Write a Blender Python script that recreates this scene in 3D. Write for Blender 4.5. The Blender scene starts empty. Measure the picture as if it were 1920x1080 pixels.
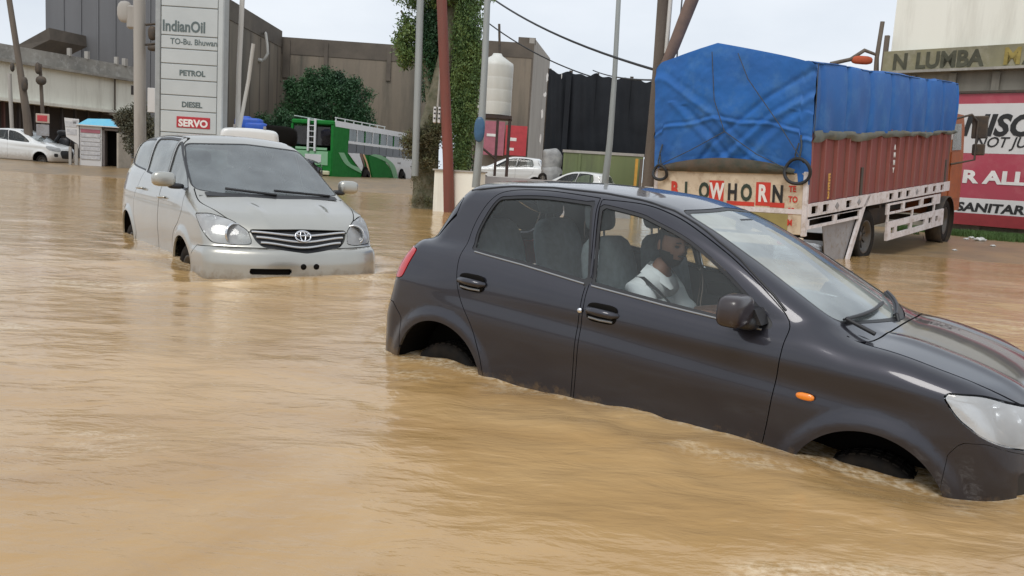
import bpy, math, random
import numpy as np
from mathutils import Matrix, Vector
R = math.radians
SC = bpy.context.scene
COL = SC.collection
random.seed(7)
RNG = np.random.default_rng(11)

# ------------------------------------------------------------------ camera
FPX, PITCH, ROLL, EYE = 1593.346, 0.132626, 0.063443, 1.55747
cF = np.array([0, math.cos(PITCH), -math.sin(PITCH)])
cR0 = np.array([1.0, 0, 0]); cU0 = np.array([0, math.sin(PITCH), math.cos(PITCH)])
cR = cR0 * math.cos(ROLL) + cU0 * math.sin(ROLL)
cU = cU0 * math.cos(ROLL) - cR0 * math.sin(ROLL)
CO = np.array([0, 0, EYE])
cam_data = bpy.data.cameras.new('camera')
cam = bpy.data.objects.new('camera', cam_data)
COL.objects.link(cam)
m = Matrix(((cR[0], cU[0], -cF[0], 0), (cR[1], cU[1], -cF[1], 0), (cR[2], cU[2], -cF[2], EYE), (0, 0, 0, 1)))
cam.matrix_world = m
cam_data.sensor_width = 36.0
cam_data.lens = FPX / 1920 * 36
cam_data.clip_start = 0.05
cam_data.clip_end = 2000
SC.camera = cam

def at(px, py, Y):
    """world point seen at a pixel of the 1920x1080 photograph, at distance Y along the ground"""
    d = cF + cR * (px - 960) / FPX - cU * (py - 540) / FPX
    return CO + d * Y / d[1]

# ------------------------------------------------------------------ sky and light
W = bpy.data.worlds.new('World'); SC.world = W
W.use_nodes = True
nt = W.node_tree
bg = nt.nodes['Background']
sky = nt.nodes.new('ShaderNodeTexSky')
sky.sky_type = 'NISHITA'; sky.sun_disc = False
sky.sun_elevation = R(52); sky.sun_rotation = R(200)
sky.air_density = 1.0; sky.dust_density = 3.0; sky.ozone_density = 1.0
tc = nt.nodes.new('ShaderNodeTexCoord')
mp = nt.nodes.new('ShaderNodeMapping'); mp.inputs['Scale'].default_value = (1, 1, 2.6)
nz = nt.nodes.new('ShaderNodeTexNoise'); nz.inputs['Scale'].default_value = 2.2; nz.inputs['Detail'].default_value = 6; nz.inputs['Roughness'].default_value = 0.5
rp = nt.nodes.new('ShaderNodeValToRGB')
rp.color_ramp.elements[0].position = 0.3; rp.color_ramp.elements[0].color = (6.5, 7.1, 7.9, 1)
rp.color_ramp.elements[1].position = 0.7; rp.color_ramp.elements[1].color = (9.0, 9.4, 9.9, 1)
mx = nt.nodes.new('ShaderNodeMix'); mx.data_type = 'RGBA'; mx.inputs['Factor'].default_value = 0.9
nt.links.new(tc.outputs['Generated'], mp.inputs['Vector']); nt.links.new(mp.outputs[0], nz.inputs['Vector'])
nt.links.new(nz.outputs['Fac'], rp.inputs['Fac'])
nt.links.new(sky.outputs[0], mx.inputs['A']); nt.links.new(rp.outputs[0], mx.inputs['B'])
nt.links.new(mx.outputs['Result'], bg.inputs['Color'])
bg.inputs['Strength'].default_value = 0.1
sun_d = bpy.data.lights.new('sun', 'SUN'); sun_d.energy = 1.3; sun_d.angle = R(25); sun_d.color = (1, 0.97, 0.92)
sun = bpy.data.objects.new('sun', sun_d); COL.objects.link(sun)
sa, se = R(200), R(52)      # azimuth measured like the sky texture: 0 = +Y, clockwise seen from above
sd = Vector((math.sin(sa) * math.cos(se), math.cos(sa) * math.cos(se), math.sin(se)))
sun.rotation_euler = sd.to_track_quat('Z', 'Y').to_euler()
SC.view_settings.view_transform = 'Standard'; SC.view_settings.look = 'None'
SC.view_settings.exposure = 0.14; SC.view_settings.gamma = 1.0; SC.view_settings.use_curve_mapping = False
SC.render.engine = 'CYCLES'
SC.cycles.max_bounces = 8; SC.cycles.transparent_max_bounces = 12; SC.cycles.use_denoising = True
SC.cycles.caustics_reflective = False; SC.cycles.caustics_refractive = False

# ------------------------------------------------------------------ materials
def _new(name):
    m = bpy.data.materials.new(name); m.use_nodes = True
    return m, m.node_tree, m.node_tree.nodes['Principled BSDF']

def mat(name, col, rough=0.6, metal=0.0, var=0.0, vscale=4.0, col2=None, bump=0.0, bscale=30.0, coat=0.0,
        spec=0.5, grime=None, streak=False, emit=0):
    """base colour with procedural variation (noise between col and col2), roughness wear and fine relief"""
    m, t, b = _new(name)
    b.inputs['Roughness'].default_value = rough; b.inputs['Metallic'].default_value = metal
    b.inputs['Specular IOR Level'].default_value = spec
    if coat: b.inputs['Coat Weight'].default_value = coat; b.inputs['Coat Roughness'].default_value = 0.04
    c1 = tuple(col) + (1,)
    c2 = tuple(col2) + (1,) if col2 else tuple(c * (1 - var) for c in col) + (1,)
    tcn = t.nodes.new('ShaderNodeTexCoord')
    mpn = t.nodes.new('ShaderNodeMapping')
    if streak: mpn.inputs['Scale'].default_value = (1, 1, 0.12)
    t.links.new(tcn.outputs['Object'], mpn.inputs['Vector'])
    n = t.nodes.new('ShaderNodeTexNoise'); n.inputs['Scale'].default_value = vscale; n.inputs['Detail'].default_value = 5
    n.inputs['Roughness'].default_value = 0.6
    t.links.new(mpn.outputs[0], n.inputs['Vector'])
    rr = t.nodes.new('ShaderNodeValToRGB'); rr.color_ramp.elements[0].position = 0.35; rr.color_ramp.elements[1].position = 0.68
    rr.color_ramp.elements[0].color = c1; rr.color_ramp.elements[1].color = c2
    t.links.new(n.outputs['Fac'], rr.inputs['Fac'])
    out = rr.outputs['Color']
    if grime:
        n2 = t.nodes.new('ShaderNodeTexNoise'); n2.inputs['Scale'].default_value = vscale * 2.7; n2.inputs['Detail'].default_value = 8
        n2.inputs['Roughness'].default_value = 0.7
        t.links.new(mpn.outputs[0], n2.inputs['Vector'])
        r2 = t.nodes.new('ShaderNodeValToRGB'); r2.color_ramp.elements[0].position = 0.5; r2.color_ramp.elements[1].position = 0.75
        t.links.new(n2.outputs['Fac'], r2.inputs['Fac'])
        mm = t.nodes.new('ShaderNodeMix'); mm.data_type = 'RGBA'
        t.links.new(r2.outputs['Color'], mm.inputs['Factor']); t.links.new(out, mm.inputs['A'])
        mm.inputs['B'].default_value = tuple(grime) + (1,)
        out = mm.outputs['Result']
    t.links.new(out, b.inputs['Base Color'])
    if bump:
        n3 = t.nodes.new('ShaderNodeTexNoise'); n3.inputs['Scale'].default_value = bscale; n3.inputs['Detail'].default_value = 4
        t.links.new(tcn.outputs['Object'], n3.inputs['Vector'])
        bp = t.nodes.new('ShaderNodeBump'); bp.inputs['Strength'].default_value = bump; bp.inputs['Distance'].default_value = 0.02
        t.links.new(n3.outputs['Fac'], bp.inputs['Height']); t.links.new(bp.outputs[0], b.inputs['Normal'])
    return m

def glass(name, tint=(0.6, 0.66, 0.66), refl=1.0, haze_sheen=0.0, haze_sheen_col=(0.5, 0.52, 0.5)):
    """thin window glass: tinted see-through plus a sharp Fresnel reflection and a diffuse film (mist; on some panes painted sky reflection)"""
    m, t, b = _new(name)
    tr = t.nodes.new('ShaderNodeBsdfTransparent'); tr.inputs['Color'].default_value = tuple(tint) + (1,)
    gl = t.nodes.new('ShaderNodeBsdfGlossy'); gl.inputs['Roughness'].default_value = 0.02
    df = t.nodes.new('ShaderNodeBsdfDiffuse'); df.inputs['Color'].default_value = tuple(haze_sheen_col) + (1,)
    fr = t.nodes.new('ShaderNodeFresnel'); fr.inputs['IOR'].default_value = 1.45 + 0.35 * refl
    mh = t.nodes.new('ShaderNodeMixShader'); mh.inputs['Fac'].default_value = haze_sheen
    ms = t.nodes.new('ShaderNodeMixShader')
    if haze_sheen:
        tcn = t.nodes.new('ShaderNodeTexCoord')
        n = t.nodes.new('ShaderNodeTexNoise'); n.inputs['Scale'].default_value = 2.5; n.inputs['Detail'].default_value = 4
        mr = t.nodes.new('ShaderNodeMapRange'); mr.inputs['From Min'].default_value = .3; mr.inputs['From Max'].default_value = .7
        mr.inputs['To Min'].default_value = haze_sheen * .6; mr.inputs['To Max'].default_value = min(1, haze_sheen * 1.4)
        t.links.new(tcn.outputs['Object'], n.inputs['Vector']); t.links.new(n.outputs['Fac'], mr.inputs['Value'])
        t.links.new(mr.outputs[0], mh.inputs['Fac'])
    t.links.new(tr.outputs[0], mh.inputs[1]); t.links.new(df.outputs[0], mh.inputs[2])
    t.links.new(fr.outputs[0], ms.inputs['Fac']); t.links.new(mh.outputs[0], ms.inputs[1]); t.links.new(gl.outputs[0], ms.inputs[2])
    t.links.new(ms.outputs[0], t.nodes['Material Output'].inputs['Surface'])
    t.nodes.remove(b)
    return m

def two_sided(name, front, back_col=(0.03, 0.03, 0.032)):
    """sheet metal: car paint outside, plain dark primer inside"""
    t = front.node_tree
    out = t.nodes['Material Output']; b = t.nodes['Principled BSDF']
    g = t.nodes.new('ShaderNodeNewGeometry'); ms = t.nodes.new('ShaderNodeMixShader')
    d = t.nodes.new('ShaderNodeBsdfDiffuse'); d.inputs['Color'].default_value = back_col + (1,)
    t.links.new(g.outputs['Backfacing'], ms.inputs['Fac']); t.links.new(b.outputs[0], ms.inputs[1]); t.links.new(d.outputs[0], ms.inputs[2])
    t.links.new(ms.outputs[0], out.inputs['Surface'])
    return front

# ------------------------------------------------------------------ object helpers
def link(o, parent=None):
    COL.objects.link(o)
    if parent is not None: o.parent = parent
    return o

def tag(o, label=None, cat=None, group=None, kind=None):
    if label: o['label'] = label
    if cat: o['category'] = cat
    if group: o['group'] = group
    if kind: o['kind'] = kind
    return o

def empty(name, loc=(0, 0, 0), rz=0.0, label=None, cat=None, group=None):
    o = bpy.data.objects.new(name, None); o.location = loc; o.rotation_euler = (0, 0, rz)
    o.empty_display_size = 0.3
    COL.objects.link(o)
    return tag(o, label, cat, group)

def rawmesh(name, V, F, mats, parent=None, smooth=False, normals=None, midx=None):
    me = bpy.data.meshes.new(name)
    V = np.asarray(V, dtype=np.float64)
    if isinstance(F, np.ndarray):
        n = F.shape[1]
        me.vertices.add(len(V)); me.vertices.foreach_set('co', V.ravel())
        me.loops.add(F.size); me.loops.foreach_set('vertex_index', F.ravel().astype(np.int32))
        me.polygons.add(len(F)); me.polygons.foreach_set('loop_start', np.arange(0, F.size, n, dtype=np.int32))
        me.polygons.foreach_set('loop_total', np.full(len(F), n, dtype=np.int32))
        me.update(calc_edges=True); me.validate()
    else:
        me.from_pydata([tuple(v) for v in V], [], F); me.update()
    for mm in (mats if isinstance(mats, (list, tuple)) else [mats]): me.materials.append(mm)
    if midx is not None: me.polygons.foreach_set('material_index', np.asarray(midx, dtype=np.int32))
    if smooth or normals is not None:
        me.polygons.foreach_set('use_smooth', [True] * len(me.polygons))
    if normals is not None and len(me.vertices) == len(normals):
        me.normals_split_custom_set_from_vertices([tuple(x) for x in normals])
    o = bpy.data.objects.new(name, me)
    return link(o, parent)

class MB:
    """collects boxes, tubes, lathes and prisms into ONE mesh object"""
    def __init__(s): s.v = []; s.f = []; s.m = []; s.sm = []
    def add(s, V, F, mi=0, smooth=False):
        b = len(s.v); s.v += [tuple(map(float, p)) for p in V]
        s.f += [tuple(b + i for i in f) for f in F]; s.m += [mi] * len(F); s.sm += [smooth] * len(F)
    def box(s, lo, hi, mi=0, bev=0.0, M=None):
        x0, y0, z0 = lo; x1, y1, z1 = hi
        if bev > 0:
            b = min(bev, (x1 - x0) / 2.01, (y1 - y0) / 2.01, (z1 - z0) / 2.01)
            V = []
            idx = {}
            for ix, x in enumerate((x0, x1)):
                for iy, y in enumerate((y0, y1)):
                    for iz, z in enumerate((z0, z1)):
                        sx, sy, sz = (1 - 2 * ix), (1 - 2 * iy), (1 - 2 * iz)
                        idx[ix, iy, iz] = len(V)
                        V += [(x, y + sy * b, z + sz * b), (x + sx * b, y, z + sz * b), (x + sx * b, y + sy * b, z)]
            I = lambda a, c, d, k: idx[a, c, d] + k
            F = []
            F.append([I(0,0,0,0), I(0,0,1,0), I(0,1,1,0), I(0,1,0,0)]); F.append([I(1,0,0,0), I(1,1,0,0), I(1,1,1,0), I(1,0,1,0)])
            F.append([I(0,0,0,1), I(1,0,0,1), I(1,0,1,1), I(0,0,1,1)]); F.append([I(0,1,0,1), I(0,1,1,1), I(1,1,1,1), I(1,1,0,1)])
            F.append([I(0,0,0,2), I(0,1,0,2), I(1,1,0,2), I(1,0,0,2)]); F.append([I(0,0,1,2), I(1,0,1,2), I(1,1,1,2), I(0,1,1,2)])
            for a in (0, 1):
                for c in (0, 1):
                    F.append([I(a,c,0,0), I(a,c,0,1), I(a,c,1,1), I(a,c,1,0)])
                    F.append([I(a,0,c,0), I(a,0,c,2), I(a,1,c,2), I(a,1,c,0)])
                    F.append([I(0,a,c,1), I(0,a,c,2), I(1,a,c,2), I(1,a,c,1)])
                    for d in (0, 1): F.append([I(a,c,d,0), I(a,c,d,1), I(a,c,d,2)])
        else:
            V = [(x, y, z) for x in (x0, x1) for y in (y0, y1) for z in (z0, z1)]
            F = [(0,1,3,2), (4,6,7,5), (0,4,5,1), (2,3,7,6), (0,2,6,4), (1,5,7,3)]
        if M is not None: V = [tuple(M @ Vector(p)) for p in V]
        s.add(V, F, mi)
    def tube(s, pts, r, n=8, mi=0, cap=True, smooth=True):
        pts = [Vector(p) for p in pts]; rs = r if isinstance(r, (list, tuple)) else [r] * len(pts)
        V = []; F = []; up = None
        for i, p in enumerate(pts):
            d = (pts[min(i + 1, len(pts) - 1)] - pts[max(i - 1, 0)]).normalized()
            if up is None: up = d.orthogonal().normalized()
            else: up = (up - d * up.dot(d)).normalized()
            sd_ = d.cross(up)
            for k in range(n):
                a = 2 * math.pi * k / n
                V.append(p + (up * math.cos(a) + sd_ * math.sin(a)) * rs[i])
        for i in range(len(pts) - 1):
            for k in range(n):
                F.append((i * n + k, i * n + (k + 1) % n, (i + 1) * n + (k + 1) % n, (i + 1) * n + k))
        s.add(V, F, mi, smooth)
        if cap:
            s.add(V[:n], [tuple(range(n - 1, -1, -1))], mi); s.add(V[-n:], [tuple(range(n))], mi)
    def lathe(s, prof, n=20, mi=0, M=None, smooth=True, axis='z'):
        V = []; F = []
        for r_, z in prof:
            for k in range(n):
                a = 2 * math.pi * k / n
                p = (r_ * math.cos(a), r_ * math.sin(a), z)
                if axis == 'y': p = (p[0], p[2], p[1])
                if axis == 'x': p = (p[2], p[0], p[1])
                V.append(p)
        for i in range(len(prof) - 1):
            for k in range(n):
                F.append((i * n + k, i * n + (k + 1) % n, (i + 1) * n + (k + 1) % n, (i + 1) * n + k))
        if M is not None: V = [tuple(M @ Vector(p)) for p in V]
        s.add(V, F, mi, smooth)
    def prism(s, poly, y0, y1, mi=0, plane='xz', M=None):
        """poly in a plane, extruded along the remaining axis"""
        n = len(poly)
        mk = {'xz': lambda a, b, c: (a, c, b), 'xy': lambda a, b, c: (a, b, c), 'yz': lambda a, b, c: (c, a, b)}[plane]
        V = [mk(a, b, y0) for a, b in poly] + [mk(a, b, y1) for a, b in poly]
        F = [tuple(range(n)), tuple(range(2 * n - 1, n - 1, -1))]
        F += [(i, n + i, n + (i + 1) % n, (i + 1) % n) for i in range(n)]
        if M is not None: V = [tuple(M @ Vector(p)) for p in V]
        s.add(V, F, mi)
    def build(s, name, mats, parent=None):
        me = bpy.data.meshes.new(name); me.from_pydata(s.v, [], s.f)
        for mm in (mats if isinstance(mats, (list, tuple)) else [mats]): me.materials.append(mm)
        me.polygons.foreach_set('material_index', s.m); me.polygons.foreach_set('use_smooth', s.sm)
        me.update()
        o = bpy.data.objects.new(name, me)
        return link(o, parent)

def text_mesh(name, txt, size, material, parent, M, bold=0.0, depth=0.004, shear=0.0, align='LEFT', xs=1.0, space=1.0):
    cu = bpy.data.curves.new('lettering', 'FONT'); cu.body = txt; cu.size = size; cu.offset = bold; cu.extrude = depth
    cu.shear = shear; cu.align_x = align; cu.space_character = space; cu.resolution_u = 3
    tmp = bpy.data.objects.new('tmp', cu); COL.objects.link(tmp)
    dg = bpy.context.evaluated_depsgraph_get()
    me = bpy.data.meshes.new_from_object(tmp.evaluated_get(dg))
    bpy.data.objects.remove(tmp); bpy.data.curves.remove(cu)
    me.transform(Matrix.Diagonal((xs, 1, 1, 1))); me.transform(M)
    me.materials.clear(); me.materials.append(material); me.name = name
    o = bpy.data.objects.new(name, me)
    return link(o, parent)

def frame_matrix(origin, xdir, ydir):
    x = Vector(xdir).normalized(); y = Vector(ydir); y = (y - x * y.dot(x)).normalized(); z = x.cross(y)
    return Matrix(((x[0], y[0], z[0], origin[0]), (x[1], y[1], z[1], origin[1]), (x[2], y[2], z[2], origin[2]), (0, 0, 0, 1)))

def copy_tree(o, parent=None):
    c = o.copy(); COL.objects.link(c)
    if parent is not None: c.parent = parent
    for ch in [x for x in ALLCH.get(o.name, [])]: copy_tree(ch, c)
    return c
ALLCH = {}
def index_children():
    ALLCH.clear()
    for x in bpy.data.objects:
        if x.parent: ALLCH.setdefault(x.parent.name, []).append(x)

# ------------------------------------------------------------------ value noise (numpy)
_perm = RNG.random((256, 256))
def vnoise(x, y):
    xi = np.floor(x).astype(int); yi = np.floor(y).astype(int); fx = x - xi; fy = y - yi
    fx = fx * fx * fx * (fx * (fx * 6 - 15) + 10); fy = fy * fy * fy * (fy * (fy * 6 - 15) + 10)
    g = lambda a, b: _perm[a & 255, b & 255]
    return (g(xi, yi) * (1 - fx) + g(xi + 1, yi) * fx) * (1 - fy) + (g(xi, yi + 1) * (1 - fx) + g(xi + 1, yi + 1) * fx) * fy - 0.5
def fbm(x, y, o=4):
    s = 0; a = 1.0
    for i in range(o): s = s + a * vnoise(x * 2 ** i + 17 * i, y * 2 ** i + 5 * i); a *= 0.5
    return s
def sstep(a, b, x):
    t = np.clip((x - a) / (b - a), 0, 1); return t * t * (3 - 2 * t)
QUICK = False
# ------------------------------------------------------------------ implicit surface toolkit for car bodies
def hs(xs, ys):
    """smooth (monotone cubic) curve through points"""
    xs = np.array(xs, float); ys = np.array(ys, float)
    h = np.diff(xs); dl = np.diff(ys) / h
    d = np.zeros(len(xs)); d[0] = dl[0]; d[-1] = dl[-1]
    for i in range(1, len(xs) - 1):
        if dl[i - 1] * dl[i] > 0:
            w1 = 2 * h[i] + h[i - 1]; w2 = h[i] + 2 * h[i - 1]
            d[i] = (w1 + w2) / (w1 / dl[i - 1] + w2 / dl[i])
    def f(x):
        x = np.clip(x, xs[0], xs[-1]); i = np.clip(np.searchsorted(xs, x) - 1, 0, len(h) - 1)
        t = (x - xs[i]) / h[i]; t2 = t * t; t3 = t2 * t
        return (2 * t3 - 3 * t2 + 1) * ys[i] + (t3 - 2 * t2 + t) * h[i] * d[i] + (-2 * t3 + 3 * t2) * ys[i + 1] + (t3 - t2) * h[i] * d[i + 1]
    return f
def smax(a, b, k):
    h = np.maximum(k - np.abs(a - b), 0) / k
    return np.maximum(a, b) + h * h * k * 0.25
def smin(a, b, k): return -smax(-a, -b, k)

def grad(F, P, e=1e-3):
    g = np.empty_like(P)
    for i in range(3):
        d = np.zeros(3); d[i] = e
        a = P + d; b = P - d
        g[:, i] = (F(a[:, 0], a[:, 1], a[:, 2]) - F(b[:, 0], b[:, 1], b[:, 2])) / (2 * e)
    return g

def surf_net(F, lo, hi, h):
    n = [int(math.ceil((hi[i] - lo[i]) / h)) + 1 for i in range(3)]
    ax = [lo[i] + h * np.arange(n[i]) for i in range(3)]
    X, Y, Z = np.meshgrid(*ax, indexing='ij')
    val = F(X, Y, Z); ins = val < 0
    cid = np.full((n[0] - 1, n[1] - 1, n[2] - 1), -1, dtype=np.int64)
    acc = np.zeros(cid.shape + (3,)); cnt = np.zeros(cid.shape)
    corners = [(a, b, c) for a in (0, 1) for b in (0, 1) for c in (0, 1)]
    sl = lambda a, b, c: (slice(a, n[0] - 1 + a), slice(b, n[1] - 1 + b), slice(c, n[2] - 1 + c))
    for i, p in enumerate(corners):
        for q in corners[i + 1:]:
            if sum(abs(p[k] - q[k]) for k in range(3)) != 1: continue
            va, vb = val[sl(*p)], val[sl(*q)]
            mk = (va < 0) != (vb < 0)
            with np.errstate(all='ignore'): t = np.where(mk, va / (va - vb), 0)
            for k in range(3):
                acc[..., k] += np.where(mk, p[k] + t * (q[k] - p[k]), 0)
            cnt += mk
    act = cnt > 0
    cid[act] = np.arange(act.sum())
    ii = np.argwhere(act)
    V = np.array(lo) + h * (ii + acc[act] / cnt[act][:, None])
    Q = []
    for axn in range(3):
        o1, o2 = (axn + 1) % 3, (axn + 2) % 3
        s0 = [slice(1, n[k] - 1) for k in range(3)]; s0[axn] = slice(0, n[axn] - 1)
        s1 = list(s0); s1[axn] = slice(1, n[axn])
        a, b = ins[tuple(s0)], ins[tuple(s1)]
        e = np.argwhere(a != b)
        if not len(e): continue
        fl = a[tuple(e.T)]
        base = e.copy(); base[:, o1] += 1; base[:, o2] += 1
        def c(d1, d2):
            w = base.copy(); w[:, o1] -= d1; w[:, o2] -= d2
            return cid[tuple(w.T)]
        q = np.stack([c(1, 1), c(0, 1), c(0, 0), c(1, 0)], 1)
        q[~fl] = q[~fl][:, ::-1]
        Q.append(q)
    Q = np.concatenate(Q); Q = Q[(Q >= 0).all(1)]
    for _ in range(4):
        g = grad(F, V); f = F(V[:, 0], V[:, 1], V[:, 2])
        st = -(f / np.maximum((g * g).sum(1), 1e-6))[:, None] * g
        L = np.linalg.norm(st, axis=1, keepdims=True); st *= np.minimum(1, 0.5 * h / np.maximum(L, 1e-9))
        V = V + st
    g = grad(F, V, 2e-3); N = g / np.linalg.norm(g, axis=1, keepdims=True)
    # keep triangles sane: split along the shorter diagonal
    d1 = np.linalg.norm(V[Q[:, 0]] - V[Q[:, 2]], axis=1); d2 = np.linalg.norm(V[Q[:, 1]] - V[Q[:, 3]], axis=1)
    sw = d2 < d1; Q2 = Q.copy(); Q2[sw] = np.roll(Q[sw], 1, axis=1)
    T = np.concatenate([Q2[:, [0, 1, 2]], Q2[:, [0, 2, 3]]])
    return V, N, T

def clip(mesh, g):
    """keep the part of the triangle mesh where g(V) < 0, cutting the triangles exactly"""
    V, N, T = mesh
    if not len(T): return mesh
    gv = g(V[:, 0], V[:, 1], V[:, 2]); gv = np.where(np.abs(gv) < 1e-5, -1e-5, gv)
    s = gv < 0; k = s[T].sum(1)
    keep = T[k == 3]
    newV = [V]; newN = [N]; extra = []; nv = len(V)
    for kk in (1, 2):
        t = T[k == kk]
        if not len(t): continue
        odd = s[t] if kk == 1 else ~s[t]
        r = odd.argmax(1); t = np.stack([t[np.arange(len(t)), (r + j) % 3] for j in range(3)], 1)
        def cut(a, b):
            lo_ = np.minimum(a, b); hi_ = np.maximum(a, b)
            w = gv[lo_] / (gv[lo_] - gv[hi_])
            return lo_, hi_, w
        ab = cut(t[:, 0], t[:, 1]); ac = cut(t[:, 0], t[:, 2])
        extra.append((kk, t, ab, ac))
    if extra:
        keys = np.concatenate([np.stack([e[2][0], e[2][1]], 1) for e in extra] + [np.stack([e[3][0], e[3][1]], 1) for e in extra])
        ww = np.concatenate([e[2][2] for e in extra] + [e[3][2] for e in extra])
        code = keys[:, 0] * (nv + 1) + keys[:, 1]
        uq, first, inv = np.unique(code, return_index=True, return_inverse=True)
        kf = keys[first]; w = ww[first][:, None]
        P = V[kf[:, 0]] * (1 - w) + V[kf[:, 1]] * w; M_ = N[kf[:, 0]] * (1 - w) + N[kf[:, 1]] * w
        M_ /= np.linalg.norm(M_, axis=1, keepdims=True)
        newV.append(P); newN.append(M_)
        ids = nv + inv; n0 = 0; tris = [keep]
        tot = sum(len(e[1]) for e in extra)
        for kk, t, _, _ in extra:
            a = ids[n0:n0 + len(t)]; c = ids[tot + n0: tot + n0 + len(t)]; n0 += len(t)
            if kk == 1: tris.append(np.stack([t[:, 0], a, c], 1))
            else:
                tris.append(np.stack([a, t[:, 1], t[:, 2]], 1)); tris.append(np.stack([a, t[:, 2], c], 1))
        T2 = np.concatenate(tris)
    else: T2 = keep
    V2 = np.concatenate(newV); N2 = np.concatenate(newN)
    used = np.zeros(len(V2), bool); used[T2.ravel()] = True
    re = np.cumsum(used) - 1
    return V2[used], N2[used], re[T2]

def boundary(T):
    e = np.concatenate([T[:, [0, 1]], T[:, [1, 2]], T[:, [2, 0]]])
    c = np.sort(e, 1); code = c[:, 0] * (T.max() + 1) + c[:, 1]
    u, inv, ct = np.unique(code, return_inverse=True, return_counts=True)
    return e[ct[inv] == 1]

def shell_part(name, mesh, material, parent, skirt=0.012, offset=0.0):
    V, N, T = mesh
    if not len(T): return None
    V = V + N * offset
    if skirt:
        e = boundary(T)
        if len(e):
            a, b = e[:, 0], e[:, 1]
            tv = V[b] - V[a]; tv /= np.maximum(np.linalg.norm(tv, axis=1, keepdims=True), 1e-9)
            on = np.cross(tv, N[a])
            n0 = len(V); k = len(e)
            V = np.concatenate([V, V[a], V[b], V[b] - N[b] * skirt, V[a] - N[a] * skirt])
            N2 = np.concatenate([N, on, on, on, on])
            i = np.arange(k)
            q1 = np.stack([n0 + i, n0 + 3 * k + i, n0 + 2 * k + i], 1); q2 = np.stack([n0 + i, n0 + 2 * k + i, n0 + k + i], 1)
            T = np.concatenate([T, q1, q2]); N = N2
    ar = np.linalg.norm(np.cross(V[T[:, 1]] - V[T[:, 0]], V[T[:, 2]] - V[T[:, 0]]), axis=1)
    T = T[ar > 1e-9]
    return rawmesh(name, V, T, material, parent, normals=N)

def spline(pts, n=6):
    """closed Catmull-Rom; repeat a point to make a corner"""
    P = np.array(pts, float); out = []
    m_ = len(P)
    for i in range(m_):
        p0, p1, p2, p3 = P[i - 1], P[i], P[(i + 1) % m_], P[(i + 2) % m_]
        if np.allclose(p1, p2): continue
        for t in np.linspace(0, 1, n, endpoint=False):
            out.append(0.5 * ((2 * p1) + (-p0 + p2) * t + (2 * p0 - 5 * p1 + 4 * p2 - p3) * t * t + (-p0 + 3 * p1 - 3 * p2 + p3) * t ** 3))
    return np.array(out)
def rounded(pts, r, n=5):
    """polygon with its corners rounded by radius about r"""
    P = np.array(pts, float); out = []
    for i in range(len(P)):
        a, b, c = P[i - 1], P[i], P[(i + 1) % len(P)]
        la, lc = np.linalg.norm(a - b), np.linalg.norm(c - b)
        rr = min(r, la * .45, lc * .45)
        p, q_ = b + (a - b) / la * rr, b + (c - b) / lc * rr
        for t in np.linspace(0, 1, n): out.append((1 - t) ** 2 * p + 2 * t * (1 - t) * b + t * t * q_)
    return np.array(out)
def sdf2(poly):
    A = np.array(poly, float); B = np.roll(A, -1, axis=0)
    lo, hi = A.min(0) - .15, A.max(0) + .15
    def f(u, v):
        sh = u.shape; u = u.ravel(); v = v.ravel()
        out = np.full(len(u), 0.15)
        mk = (u > lo[0]) & (u < hi[0]) & (v > lo[1]) & (v < hi[1])
        p = np.stack([u[mk], v[mk]], 1)
        best = np.full(len(p), 1e9); wn = np.zeros(len(p), bool)
        for a, b in zip(A, B):
            ab = b - a; L = ab @ ab
            if L < 1e-12: continue
            t = np.clip(((p - a) @ ab) / L, 0, 1)
            d = ((p - a - t[:, None] * ab) ** 2).sum(1); best = np.minimum(best, d)
            c = (a[1] > p[:, 1]) != (b[1] > p[:, 1])
            if ab[1] != 0: wn ^= c & (p[:, 0] < ab[0] * (p[:, 1] - a[1]) / ab[1] + a[0])
        d = np.sqrt(best); out[mk] = np.where(wn, -d, d)
        return out.reshape(sh)
    return f
def mirrored_outline_region(poly, side, ymin=0.3):
    f = sdf2(poly)
    return lambda x, y, z: np.maximum(f(x, z), ymin - y * side)
def superq(mb, c, r, e=0.5, n=18, mi=0, M=None):
    """rounded box / cushion shape"""
    sg = lambda w, k: math.copysign(abs(w) ** k, w)
    V = []; F = []
    for i in range(n // 2 + 1):
        a = -math.pi / 2 + math.pi * i / (n // 2)
        for j in range(n):
            b = 2 * math.pi * j / n
            V.append((c[0] + r[0] * sg(math.cos(a), e) * sg(math.cos(b), e), c[1] + r[1] * sg(math.cos(a), e) * sg(math.sin(b), e), c[2] + r[2] * sg(math.sin(a), e)))
    for i in range(n // 2):
        for j in range(n): F.append((i * n + j, i * n + (j + 1) % n, (i + 1) * n + (j + 1) % n, (i + 1) * n + j))
    if M is not None: V = [tuple(M @ Vector(p)) for p in V]
    mb.add(V, F, mi, True)

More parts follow.
